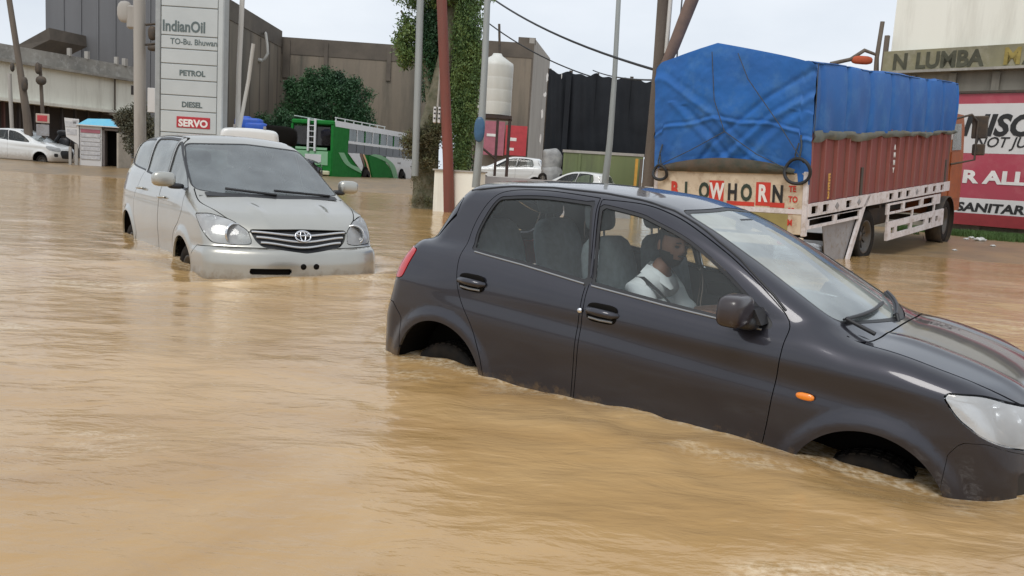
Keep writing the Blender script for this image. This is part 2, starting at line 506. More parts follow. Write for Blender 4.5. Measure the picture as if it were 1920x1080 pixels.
# ------------------------------------------------------------------ shared vehicle materials
def car_paint(name, col, metal, rough, col2=None, dirt=(0.23, 0.16, 0.09), z0=0.42, z1=0.62, wet=0.0, spec=.5):
    """paint with clear coat, metal flake, dried mud that climbs a little above the flood line, water beads"""
    m = mat(name, col, rough=rough, metal=metal, col2=col2, var=0.12, vscale=1.3, coat=1.0)
    t = m.node_tree; b = t.nodes['Principled BSDF']
    b.inputs['Coat Roughness'].default_value = 0.055; b.inputs['Specular IOR Level'].default_value = spec
    src = b.inputs['Base Color'].links[0].from_socket
    tcn = t.nodes.new('ShaderNodeTexCoord'); sp = t.nodes.new('ShaderNodeSeparateXYZ'); t.links.new(tcn.outputs['Object'], sp.inputs[0])
    n = t.nodes.new('ShaderNodeTexNoise'); n.inputs['Scale'].default_value = 9; n.inputs['Detail'].default_value = 8; n.inputs['Roughness'].default_value = .7
    t.links.new(tcn.outputs['Object'], n.inputs['Vector'])
    ad = t.nodes.new('ShaderNodeMath'); ad.operation = 'MULTIPLY_ADD'; ad.inputs[1].default_value = -0.35
    t.links.new(n.outputs['Fac'], ad.inputs[0]); t.links.new(sp.outputs['Z'], ad.inputs[2])
    mr = t.nodes.new('ShaderNodeMapRange'); mr.inputs['From Min'].default_value = z0 - .175; mr.inputs['From Max'].default_value = z1 - .175
    mr.inputs['To Min'].default_value = 0.6; mr.inputs['To Max'].default_value = 0.0
    t.links.new(ad.outputs[0], mr.inputs['Value'])
    mm = t.nodes.new('ShaderNodeMix'); mm.data_type = 'RGBA'; mm.inputs['B'].default_value = dirt + (1,)
    t.links.new(mr.outputs[0], mm.inputs['Factor']); t.links.new(src, mm.inputs['A']); t.links.new(mm.outputs['Result'], b.inputs['Base Color'])
    ro = t.nodes.new('ShaderNodeMapRange'); ro.inputs['To Min'].default_value = rough; ro.inputs['To Max'].default_value = 0.75
    t.links.new(mr.outputs[0], ro.inputs['Value']); t.links.new(ro.outputs[0], b.inputs['Roughness'])
    cw = t.nodes.new('ShaderNodeMath'); cw.operation = 'SUBTRACT'; cw.inputs[0].default_value = 1.0
    t.links.new(mr.outputs[0], cw.inputs[1]); t.links.new(cw.outputs[0], b.inputs['Coat Weight'])
    if wet:
        v = t.nodes.new('ShaderNodeTexVoronoi'); v.inputs['Scale'].default_value = 55; v.inputs['Randomness'].default_value = 1
        t.links.new(tcn.outputs['Object'], v.inputs['Vector'])
        vr = t.nodes.new('ShaderNodeMapRange'); vr.inputs['From Min'].default_value = 0.12; vr.inputs['From Max'].default_value = 0.32
        vr.inputs['To Min'].default_value = 1; vr.inputs['To Max'].default_value = 0
        t.links.new(v.outputs['Distance'], vr.inputs['Value'])
        bp = t.nodes.new('ShaderNodeBump'); bp.inputs['Strength'].default_value = wet; bp.inputs['Distance'].default_value = 0.004
        t.links.new(vr.outputs[0], bp.inputs['Height']); t.links.new(bp.outputs[0], b.inputs['Coat Normal'])
    return two_sided(name, m, (0.09, 0.095, 0.1))

M_RUB = mat('black_rubber', (0.008, 0.008, 0.008), rough=0.8, col2=(0.025, 0.019, 0.014), vscale=8, spec=.2)
M_BLK = mat('black_plastic', (0.018, 0.018, 0.02), rough=0.45, var=0.3)
M_DARK = mat('dark_underside', (0.008, 0.007, 0.006), rough=0.9, spec=0.1)
M_CHR = mat('chrome', (0.75, 0.76, 0.78), rough=0.12, metal=1.0, var=0.05)
M_RIM = mat('wheel_rim_metal', (0.10, 0.10, 0.10), rough=0.45, metal=0.6, col2=(0.10, 0.075, 0.05), vscale=6)
M_SEAT = mat('seat_fabric', (0.17, 0.20, 0.21), rough=0.9, var=0.3, vscale=20)
M_TRIM = mat('interior_trim', (0.13, 0.14, 0.145), rough=0.7, var=0.2)
M_AMB = mat('amber_lens', (0.9, 0.25, 0.01), rough=0.15, coat=1)
M_RED = mat('red_lens', (0.55, 0.01, 0.015), rough=0.12, coat=1, var=0.3, vscale=25)
G_SIDE = glass('side_window_glass', (0.93, 0.97, 0.97), refl=0.0, haze_sheen=0.06, haze_sheen_col=(.45, .5, .5))
G_SHIELD = glass('windscreen_glass', (0.62, 0.70, 0.68), refl=2.4, haze_sheen=0.38, haze_sheen_col=(.66, .73, .72))  # pale film is part rain mist, part sky reflection painted into the colour
G_LAMP = glass('lamp_lens_glass', (0.9, 0.92, 0.93), refl=0.6, haze_sheen=0.38, haze_sheen_col=(.85, .87, .88))
M_REFL = mat('lamp_reflector', (0.78, 0.8, 0.82), rough=0.18, metal=0.9, var=0.35, vscale=14)

def circ(xc, zc, r, ymin=0.4):
    return lambda x, y, z: np.maximum(np.hypot(x - xc, z - zc) - r, ymin - np.abs(y))

def wheel(parent, x, y, zc, rt, width, side):
    t = MB(); w = width / 2
    t.lathe([(rt * .62, -w * .8), (rt * .7, -w), (rt * .9, -w * 1.03), (rt * .985, -w * .85), (rt, -w * .5), (rt, w * .5), (rt * .985, w * .85), (rt * .9, w * 1.03), (rt * .7, w), (rt * .62, w * .8)], 36, axis='y')
    for k in range(36):        # tread blocks
        a = 2 * math.pi * k / 36
        Mx = Matrix.Rotation(a, 4, 'Y')
        for yy in (-.6, -.02, .55):
            t.box((-rt * .055, (yy - .18) * w, rt * .985), (rt * .055, (yy + .24) * w, rt * 1.012), M=Mx)
    o = t.build('tyre', M_RUB, None)
    r = MB()
    r.lathe([(0.001, .25 * w * side), (rt * .16, .28 * w * side), (rt * .2, .12 * w * side), (rt * .46, .2 * w * side), (rt * .52, .5 * w * side), (rt * .6, .82 * w * side), (rt * .64, .9 * w * side), (rt * .63, -.7 * w * side)], 30, axis='y')
    for k in range(9):
        a = 2 * math.pi * k / 9
        r.box((-.012, min(.2 * w * side, .34 * w * side), rt * .2), (.012, max(.2 * w * side, .34 * w * side), rt * .5), M=Matrix.Rotation(a, 4, 'Y'))
    q = r.build('rim', M_RIM, None)
    e = bpy.data.objects.new('wheel', None); link(e, parent); e.location = (x, y, zc)
    o.parent = e; q.parent = e
    return e

def arch_liner(mb, xc, zc, r, y0, y1):
    n = 20; pr = []
    V = []; F = []
    for k in range(n + 1):
        a = math.pi * k / n - 0.0
        for yy in (y0, y1): V.append((xc + (r + .012) * math.cos(a), yy, zc + (r + .012) * math.sin(a)))
    b = len(V)
    for k in range(n): F.append((2 * k, 2 * k + 1, 2 * k + 3, 2 * k + 2))
    V += [(xc + (r + .012) * math.cos(math.pi * k / n), y1, zc + (r + .012) * math.sin(math.pi * k / n)) for k in range(n + 1)]
    F.append(tuple(range(b, b + n + 1)))
    V += [(xc + r + .012, y0, 0.12), (xc + r + .012, y1, 0.12), (xc - r - .012, y0, 0.12), (xc - r - .012, y1, 0.12)]
    c = b + n + 1
    F += [(0, 1, c + 1, c), (2 * n, 2 * n + 1, c + 3, c + 2), (1, 2 * n + 1, c + 3, c + 1)]
    mb.add(V, F)

def cut_car(root, F, lo, hi, h, regions, paint, body_gap=0.005):
    """mesh the implicit body, cut every panel, pane and lamp out of it, parent each under the car"""
    rest = surf_net(F, lo, hi, h)
    made = {}; todo = []
    for r in regions:
        nm, g, material, par, opt = r
        gap = opt.get('gap', body_gap) / 2
        part = clip(rest, lambda x, y, z: g(x, y, z) + gap) if nm else None
        rest = clip(rest, lambda x, y, z: -g(x, y, z) + gap)
        if nm: todo.append((nm, part, material, par, opt))
    body = shell_part('body', rest, paint, root, skirt=0.02)
    made[''] = root; made['body'] = body
    for nm, part, material, par, opt in [t for t in todo if not t[3]] + [t for t in todo if t[3]]:
        key = opt.get('key', nm)
        o = shell_part(nm, part, material, made.get(par, root) if par else root, skirt=opt.get('skirt', 0.015), offset=opt.get('off', 0.0))
        made[key] = o
        if o is not None and opt.get('label'): o['label'] = opt['label']
    return made

def seats(root, xs, seat_z, w=0.24, ys=(-.36, .36), mh=M_SEAT):
    for x in xs:
        for y in ys:
            s = MB(); superq(s, (x + .02, y, seat_z), (.26, w, .09), .45)
            superq(s, (0, 0, 0), (.08, w, .33), .5, M=Matrix.Translation((x - .26, y, seat_z + .32)) @ Matrix.Rotation(R(-17), 4, 'Y'))
            o = s.build('seat', mh, root)
            k = MB(); superq(k, (0, 0, 0), (.05, .125, .085), .55, M=Matrix.Translation((x - .40, y, seat_z + .74)) @ Matrix.Rotation(R(-12), 4, 'Y'))
            for dy in (-.05, .05): k.tube([(x - .385, y + dy, seat_z + .6), (x - .4, y + dy, seat_z + .7)], .006, 6)
            k.build('headrest', mh, o)

def steering_wheel(root, c, r=.18, tilt=-62):
    s = MB(); pts = [(r * math.cos(a), r * math.sin(a), 0) for a in [2 * math.pi * k / 28 for k in range(29)]]
    Mx = Matrix.Translation(c) @ Matrix.Rotation(R(tilt), 4, 'Y')
    s.tube([tuple(Mx @ Vector(p)) for p in pts], .015, 8, cap=False)
    superq(s, (0, 0, -.01), (.06, .07, .025), .6, M=Mx)
    for a in (0, 2.2, 4.08): s.tube([tuple(Mx @ Vector((0, 0, -.01))), tuple(Mx @ Vector((-r * math.sin(a + math.pi / 2), r * math.cos(a + math.pi / 2), 0)))], .013, 6)
    s.tube([tuple(Mx @ Vector((0, 0, -.01))), tuple(Mx @ Vector((0, 0, -.28)))], .025, 8)
    s.build('steering_wheel', M_BLK, root)

# ------------------------------------------------------------------ hatchback body
def hatch_field():
    Wx = hs([-1.85, -1.6, -1.2, -.6, 0, .8, 1.3, 1.6, 2.0], [.72, .775, .812, .815, .815, .815, .815, .79, .72])
    pz = hs([.1, .25, .42, .55, .7, .82, .92, 1.0, 1.1], [.90, .955, .975, .985, .998, 1.0, .975, .945, .90])
    zb = hs([-1.9, -1.45, -1.0, -.25, .7, .95, 1.2, 1.45, 1.67, 1.8, 1.9, 2.0], [1.02, 1.085, 1.10, 1.035, .985, 1.0, .992, .95, .885, .82, .75, .64])
    fz = hs([.1, .3, .5, .62, .75, .86, 1.0], [.10, .02, 0, .015, .05, .12, .30])
    rz = hs([.1, .35, .55, .75, .9, 1.02, 1.15], [.06, .0, .0, .05, .09, .15, .2])
    roof = hs([-1.7, -1.45, -1.2, -.9, -.5, -.1, .2, .5], [1.37, 1.435, 1.475, 1.50, 1.518, 1.505, 1.462, 1.38])
    gx = hs([-1.7, -1.3, -.8, 0, .6, 1.1], [-.085, -.035, 0, 0, 0, -.03])
    def F(x, y, z):
        ay = np.abs(y)
        ys = Wx(x) * pz(z)
        rr = np.minimum(np.hypot(x - 1.225, z - .28), np.hypot(x + 1.2, z - .30))
        ys = ys + .016 * (1 - sstep(.36, .43, rr))
        # sharp shoulder line that runs from the headlight back to the tail lamp, and a scallop below it
        zc = .93 - .05 * (x + .2) * (x > -.2) + .03 * (x + .2) * (x < -.2) * -1
        ys = ys - .014 * np.exp(-((z - (zc - .13)) / .07) ** 2) * sstep(-1.5, -.9, x) * (1 - sstep(1.2, 1.6, x))
        side = ay - ys
        crown = .035 * (ay / .7) ** 2 + .03 * np.exp(-((ay - .42) / .05) ** 2) * -0.35 * sstep(1.0, 1.3, x)
        top = z - (zb(x) - crown * sstep(.8, 1.1, x))
        front = x - (1.955 - .27 * (ay / .8) ** 2.4 - fz(z))
        rear = -x - (1.80 - .12 * (ay / .8) ** 2.5 - rz(z))
        L = smax(side, top, .11)
        L = smax(L, front, .09); L = smax(L, rear, .09)
        yg = .735 + gx(x) - (z - 1.0) * .33 - np.maximum(z - 1.25, 0) ** 2 * .5
        gs = (ay - yg) * .95
        ws = (x - (1.13 - (z - 1.0) * 2.02 - .13 * (ay / .65) ** 2 - np.maximum(z - 1.3, 0) ** 2 * 1.5)) / 2.2
        rf = z - (roof(x) - .05 * (ay / .58) ** 2)
        bk = (-x - (1.61 - (z - 1.0) * .55 - .11 * (ay / .6) ** 2)) * .88
        bot = .9 - z
        G = smax(smax(gs, rf, .10), smax(ws, bk, .05), .09); G = smax(G, bot, .05)
        T = smin(L, G, .035)
        return smax(T, .20 - z, .06)
    return F

def build_hatch(root, paint, h, detail=True):
    F = hatch_field()
    fwin = [(-.235, 1.025), (-.235, 1.025), (.2, .995), (.66, .975), (.69, .985), (.68, 1.0), (.56, 1.085), (.40, 1.19), (.2, 1.295), (0, 1.36), (-.1, 1.385), (-.30, 1.405), (-.315, 1.40), (-.315, 1.40)]
    rwin = [(-1.02, 1.085), (-.7, 1.065), (-.30, 1.03), (-.285, 1.03), (-.285, 1.035), (-.385, 1.39), (-.395, 1.405), (-.41, 1.41), (-.7, 1.41), (-.93, 1.385), (-1.0, 1.355), (-1.06, 1.2), (-1.06, 1.11)]
    fdoor = [(-.255, .27), (-.255, .27), (-.25, .7), (-.258, 1.02), (-.345, 1.445), (-.345, 1.445), (-.1, 1.445), (.08, 1.41), (.24, 1.35), (.47, 1.235), (.68, 1.10), (.79, 1.005), (.795, .9), (.785, .7), (.76, .4), (.7, .27), (.7, .27)]
    rdoor = [(-.27, .27), (-.27, .27), (-.76, .27), (-.84, .38), (-.88, .5), (-.96, .66), (-1.07, .82), (-1.12, 1.0), (-1.12, 1.2), (-1.05, 1.37), (-.95, 1.43), (-.7, 1.455), (-.36, 1.45), (-.36, 1.45), (-.275, 1.02), (-.27, .7)]
    reg = []
    reg.append((None, circ(1.225, .28, .335), None, None, {'gap': 0}))
    reg.append((None, circ(-1.2, .30, .335), None, None, {'gap': 0}))
    fw, rw, fd, rd = (spline(p) for p in (fwin, rwin, fdoor, rdoor))
    grow = lambda g, d: (lambda x, y, z: g(x, y, z) - d)
    for sd_ in (-1, 1):
        k = str(sd_)
        for poly, nm, wn, dk in ((fw, 'door_window', 'w1', 'fd'), (rw, 'door_window', 'w2', 'rd')):
            g = mirrored_outline_region(poly, sd_)
            reg.append(('window', g, G_SIDE, dk + k, {'off': -.012, 'skirt': .004, 'gap': 0.0, 'key': wn + k}))
            reg.append(('window_seal', grow(g, .016), M_BLK, dk + k, {'off': -.003, 'skirt': .012, 'gap': .001, 'key': wn + 's' + k}))
        reg.append(('door', mirrored_outline_region(fd, sd_), paint, '', {'key': 'fd' + k, 'gap': .0045}))
        reg.append(('door', mirrored_outline_region(rd, sd_), paint, '', {'key': 'rd' + k, 'gap': .0045}))
        hl = rounded([(1.455, .848), (1.53, .755), (1.64, .690), (1.80, .645), (2.1, .62), (2.1, .79), (1.78, .80), (1.60, .855)], .04)
        f = sdf2(hl)
        reg.append(('headlight', (lambda f, s_: lambda x, y, z: np.maximum(f(x, z), .36 - y * s_))(f, sd_), G_LAMP, '', {'key': 'hl' + k, 'gap': .007, 'skirt': .05}))
        tl = rounded([(-1.46, 1.025), (-1.50, .93), (-1.53, .84), (-1.9, .80), (-1.9, 1.04)], .03)
        f2 = sdf2(tl)
        reg.append(('taillight', (lambda f, s_: lambda x, y, z: np.maximum(f(x, z), .52 - y * s_))(f2, sd_), M_RED, '', {'key': 'tl' + k, 'off': .004}))
    ws = sdf2(rounded([(-.605, 1.03), (0, 1.015), (.605, 1.03), (.535, 1.30), (.49, 1.425), (0, 1.445), (-.49, 1.425), (-.535, 1.30)], .05))
    gws = lambda x, y, z: np.maximum(ws(y, z), .05 - x)
    reg.append(('windscreen', gws, G_SHIELD, '', {'off': -.004, 'skirt': .003, 'gap': 0, 'key': 'ws'}))
    reg.append(('windscreen_seal', grow(gws, .010), M_BLK, '', {'off': -.001, 'gap': .002}))
    bw = sdf2(rounded([(-.52, 1.10), (.52, 1.10), (.44, 1.37), (-.44, 1.37)], .06))
    reg.append(('rear_window', lambda x, y, z: np.maximum(bw(y, z), x + 1.0), G_SIDE, '', {'off': -.004, 'skirt': .004}))
    hood = sdf2(spline([(1.13, -.60), (1.02, -.665), (1.02, -.665), (1.25, -.69), (1.47, -.685), (1.62, -.64), (1.76, -.52), (1.84, -.3), (1.865, 0), (1.84, .3), (1.76, .52), (1.62, .64), (1.47, .685), (1.25, .69), (1.02, .665), (1.02, .665), (1.13, .60), (1.16, 0)]))
    reg.append(('bonnet', lambda x, y, z: np.maximum(hood(x, y), .70 - z), paint, '', {'gap': .009}))
    hatchp = sdf2(rounded([(-.60, .62), (.60, .62), (.66, .95), (.60, 1.36), (-.60, 1.36), (-.66, .95)], .08))
    reg.append(('tailgate', lambda x, y, z: np.maximum(hatchp(y, z), x + 1.28), paint, '', {'gap': .008}))
    gr = sdf2(rounded([(-.34, .70), (.34, .70), (.44, .58), (.34, .36), (-.34, .36), (-.44, .58)], .04))
    reg.append(('grille', lambda x, y, z: np.maximum(gr(y, z), 1.6 - x), M_BLK, '', {'off': -.015, 'skirt': .03, 'gap': .002}))
    for fs in (-1, 1):
        fl = sdf2(rounded([(fs * .68, .56), (fs * .52, .56), (fs * .52, .42), (fs * .66, .42)], .03))
        reg.append(('fog_lamp_recess', (lambda fl: lambda x, y, z: np.maximum(fl(y, z), 1.6 - x))(fl), M_BLK, '', {'off': -.02, 'skirt': .03, 'gap': .002}))
    fb = sdf2([(1.49, .0), (1.515, .45), (1.52, .60), (1.56, .66), (1.65, .672), (1.80, .63), (2.2, .60), (2.2, 0)])
    reg.append(('front_bumper', lambda x, y, z: fb(x, z), paint, '', {'gap': .002, 'skirt': .003}))
    rb = sdf2([(-1.5, 0), (-1.52, .60), (-1.6, .68), (-2.1, .70), (-2.1, 0)])
    reg.append(('rear_bumper', lambda x, y, z: rb(x, z), paint, '', {'gap': .006}))
    made = cut_car(root, F, (-1.98, -.95, .1), (2.1, .95, 1.62), h, reg, paint)
    lin = MB()
    for xc, zc in ((1.225, .28), (-1.2, .30)):
        for s_ in (-1, 1): arch_liner(lin, xc, zc, .335, s_ * .77, s_ * .48)
    lin.box((-1.6, -.7, .22), (.84, .7, .26)); lin.box((.84, -.7, .22), (.88, .7, .93))
    lin.build('wheel_arch_liner', M_DARK, root)
    for x in (1.225, -1.22):
        for s_ in (-1, 1): wheel(root, x, s_ * .60, .205, .27, .17, s_)
    if not detail: return made
    # lamp innards: two reflector bowls and a housing behind each clear lens
    for s_ in (-1, 1):
        b = MB()
        M1 = Matrix.Translation((1.66, s_ * .60, .745)) @ Matrix.Rotation(R(-s_ * 35), 4, 'Z')
        b.lathe([(.004, -.075), (.035, -.07), (.06, -.04), (.07, 0.0), (.078, 0.005)], 24, M=M1, axis='x')
        M2 = Matrix.Translation((1.74, s_ * .46, .725)) @ Matrix.Rotation(R(-s_ * 22), 4, 'Z')
        b.lathe([(.004, -.07), (.03, -.065), (.05, -.04), (.062, 0.0), (.068, 0.005)], 24, M=M2, axis='x')
        b.build('reflector_bowl', M_REFL, made['hl' + str(s_)])
        full = surf_net(F, (1.40, .33 if s_ > 0 else -.80, .58), (1.98, .80 if s_ > 0 else -.33, .90), .03)
        f = sdf2(rounded([(1.44, .855), (1.53, .74), (1.64, .675), (1.80, .63), (2.1, .60), (2.1, .81), (1.78, .82), (1.60, .87)], .04))
        bk = clip(full, lambda x, y, z: np.maximum(f(x, z), .34 - y * s_))
        shell_part('lamp_housing', bk, M_REFL, made['hl' + str(s_)], skirt=0, offset=-.055)
        mm = MB(); superq(mm, (.60, s_ * .925, 1.045), (.062, .115, .073), .55, 22)
        mir = mm.build('side_mirror', M_MIRR, root)
        mg = MB(); superq(mg, (.548, s_ * .925, 1.045), (.010, .085, .048), .6, 16); mg.build('mirror_glass', M_CHR, mir)
        st = MB(); st.prism([(.53, .985), (.70, .985), (.66, 1.05), (.56, 1.05)], s_ * .70, s_ * .84); superq(st, (.615, s_ * .81, .985), (.065, .06, .035), .7, 14)
        st.build('mirror_arm', M_BLK, mir)
        ind = MB(); superq(ind, (.93, s_ * .818, .705), (.042, .012, .017), .8, 16); ind.build('side_indicator', M_AMB, root)
    for dk, x, z in (('fd', -.135, .885), ('rd', -.985, .905)):
        for s_ in (-1, 1):
            dr = made[dk + str(s_)]
            cup = MB(); superq(cup, (x, s_ * .803, z - .004), (.088, .012, .050), .5, 24); cup.build('handle_recess', M_DARK, dr)
            hd = MB(); pts = [(x - .088, s_ * .796, z + .002), (x - .07, s_ * .824, z + .004), (x, s_ * .832, z + .003), (x + .07, s_ * .826, z), (x + .088, s_ * .798, z - .002)]
            hd.tube(pts, [.014, .020, .021, .020, .014], 10)
            hd.build('door_handle', paint, dr)
            hc = MB(); hc.tube([(x - .07, s_ * .812, z - .034), (x, s_ * .818, z - .037), (x + .07, s_ * .812, z - .036)], .007, 8); hc.build('handle_lip', M_GREYM, dr)
            if dk == 'fd':
                kc = MB(); kc.lathe([(.001, .008), (.012, .008), (.014, 0)], 14, M=Matrix.Translation((x - .125, s_ * .812, z - .01)) @ Matrix.Scale(s_, 4, (0, 1, 0)), axis='y'); kc.build('key_lock', M_CHR, dr)
    # bright moulding under the side glass
    for s_ in (-1, 1):
        for dk, xa, xb in (('fd', -.24, .68), ('rd', -1.04, -.285)):
            me = MB(); pts = []
            for x in np.linspace(xa, xb, 12):
                z = float(np.interp(x, [-1.04, -.7, -.3, .2, .68], [1.068, 1.045, 1.008, .976, .955]))
                yy = .9
                for _ in range(14): yy -= float(F(np.array([x]), np.array([yy]), np.array([z]))[0])
                pts.append((x, s_ * (yy + .002), z))
            me.tube(pts, .0055, 6); me.build('window_moulding', M_GREYM, made[dk + str(s_)])
    # rubber gutter strips along the roof edge
    for s_ in (-1, 1):
        me = MB(); pts = []
        for x in np.linspace(-1.25, .76, 30):
            z = float(np.interp(x, [-1.25, -1, -.7, -.36, -.1, .08, .24, .47, .68, .80], [1.40, 1.45, 1.473, 1.476, 1.462, 1.427, 1.368, 1.252, 1.115, 1.02])); yy = .9
            for _ in range(16): yy -= float(F(np.array([x]), np.array([yy]), np.array([z]))[0])
            pts.append((x, s_ * (yy - .001), z))
        me.tube(pts, .007, 6); me.build('roof_gutter', M_BLK, root)
    # wipers resting on the screen base
    def on_shield(y, z):
        x = 1.4
        for _ in range(30): x -= float(F(np.array([x]), np.array([y]), np.array([z]))[0])
        return x
    for ya, za, yb, zb_ in ((-.05, 1.02, .52, 1.06), (-.56, 1.03, .0, 1.06)):
        w = MB(); pts = [(on_shield(ya + (yb - ya) * t, za + (zb_ - za) * t) + .022, ya + (yb - ya) * t, za + (zb_ - za) * t + .012) for t in np.linspace(0, 1, 8)]
        w.tube(pts, .009, 6); w.tube([(p[0] - .012, p[1], p[2] - .006) for p in pts], .006, 6); w.tube([pts[0], (1.13, ya - .02, 1.0)], .011, 6)
        w.build('wiper', M_BLK, root)
    cw = MB(); n_ = 17; V = []; Fc = []
    for j in range(n_):
        y = -.6 + 1.2 * j / (n_ - 1); V += [(1.02 + .12 * (1 - (y / .6) ** 2) - .02, y, 1.0), (1.12 + .05 * (1 - (y / .6) ** 2), y, .972)]
    for j in range(n_ - 1): Fc.append((2 * j, 2 * j + 1, 2 * j + 3, 2 * j + 2))
    cw.add(V, Fc); cw.build('wiper_cowl', M_BLK, root)
    seats(root, (-.05, -.85), .60)
    db = MB(); db.prism([(.62, .78), (.60, .93), (.66, .985), (.95, 1.005), (1.0, .95), (.9, .6)], -.68, .68); superq(db, (.60, -.34, .985), (.09, .17, .045), .6, 16); db.build('dashboard', M_BLK, root)
    steering_wheel(root, (.43, -.34, .945))
    rm = MB(); superq(rm, (.26, 0, 1.375), (.016, .11, .032), .4, 18); rm.build('rear_view_mirror', M_BLK, root)
    return made

# ------------------------------------------------------------------ people carrier body
def mpv_field():
    Wx = hs([-2.1, -1.8, -1.3, -.5, .5, 1.2, 1.6, 1.9, 2.2, 2.4], [.80, .845, .875, .88, .88, .885, .885, .875, .83, .76])
    pz = hs([.2, .4, .6, .8, .95, 1.08, 1.2, 1.4], [.93, .965, .985, 1.0, .995, .975, .945, .90])
    zb = hs([-2.1, -1.0, 0, 1.0, 1.25, 1.45, 1.7, 1.9, 2.05, 2.17, 2.26, 2.35], [1.36, 1.33, 1.25, 1.185, 1.20, 1.165, 1.105, 1.045, .985, .90, .79, .70])
    fz = hs([.1, .4, .5, .66, .72, .82, .92, 1.05], [.12, .02, 0, .01, .06, .10, .17, .32])
    rz = hs([.2, .5, .8, 1.1, 1.3, 1.7], [.02, 0, .02, .05, .1, .28])
    roof = hs([-2.0, -1.7, -1.3, -.6, 0, .3, .6, .9], [1.66, 1.73, 1.775, 1.80, 1.795, 1.775, 1.71, 1.60])
    def F(x, y, z):
        ay = np.abs(y)
        ys = Wx(x) * pz(z)
        rr = np.minimum(np.hypot(x - 1.22, z - .40), np.hypot(x + 1.34, z - .45))
        ys = ys + .02 * (1 - sstep(.38, .46, rr))
        side = ay - ys
        crown = .05 * (ay / .75) ** 2
        ridge = -.018 * np.exp(-((ay - (.30 + .12 * (2.2 - x))) / .06) ** 2) * sstep(1.5, 1.8, x)
        top = z - (zb(x) - (crown + ridge) * sstep(1.1, 1.4, x))
        front = x - (2.30 - .27 * (ay / .85) ** 2.6 - fz(z))
        rear = -x - (2.0 - .10 * (ay / .8) ** 3 - rz(z))
        L = smax(side, top, .10); L = smax(L, front, .07); L = smax(L, rear, .08)
        # bumper shelf below the lamps stands proud
        bp = smax(smax(ay - .895, x - (2.335 - .30 * (ay / .88) ** 2.6 + .015 * sstep(.66,.56,z)), .09), z - .71, .09); bp = smax(bp, 1.55 - x, .05); bp = smax(bp, .36 - z, .06)
        L = smin(L, bp, .02)
        yg = .81 - (z - 1.2) * .255 - np.maximum(z - 1.5, 0) ** 2 * .5 - np.maximum(-x - 1.2, 0) ** 2 * .10 - np.maximum(x - .5, 0) * .02
        gs = (ay - yg) * .95
        wsx = (x - (1.52 - (z - 1.17) * 1.95 - .16 * (ay / .7) ** 2.2 - np.maximum(z - 1.55, 0) ** 2 * 1.0)) / 2.15
        rf = z - (roof(x) - .035 * (ay / .58) ** 2)
        bk = (-x - (2.0 - (z - 1.2) * .42 - .10 * (ay / .7) ** 2.5)) * .9
        G = smax(smax(gs, rf, .11), smax(wsx, bk, .05), .06); G = smax(G, 1.05 - z, .05)
        return smax(smin(L, G, .05), .28 - z, .06)
    return F

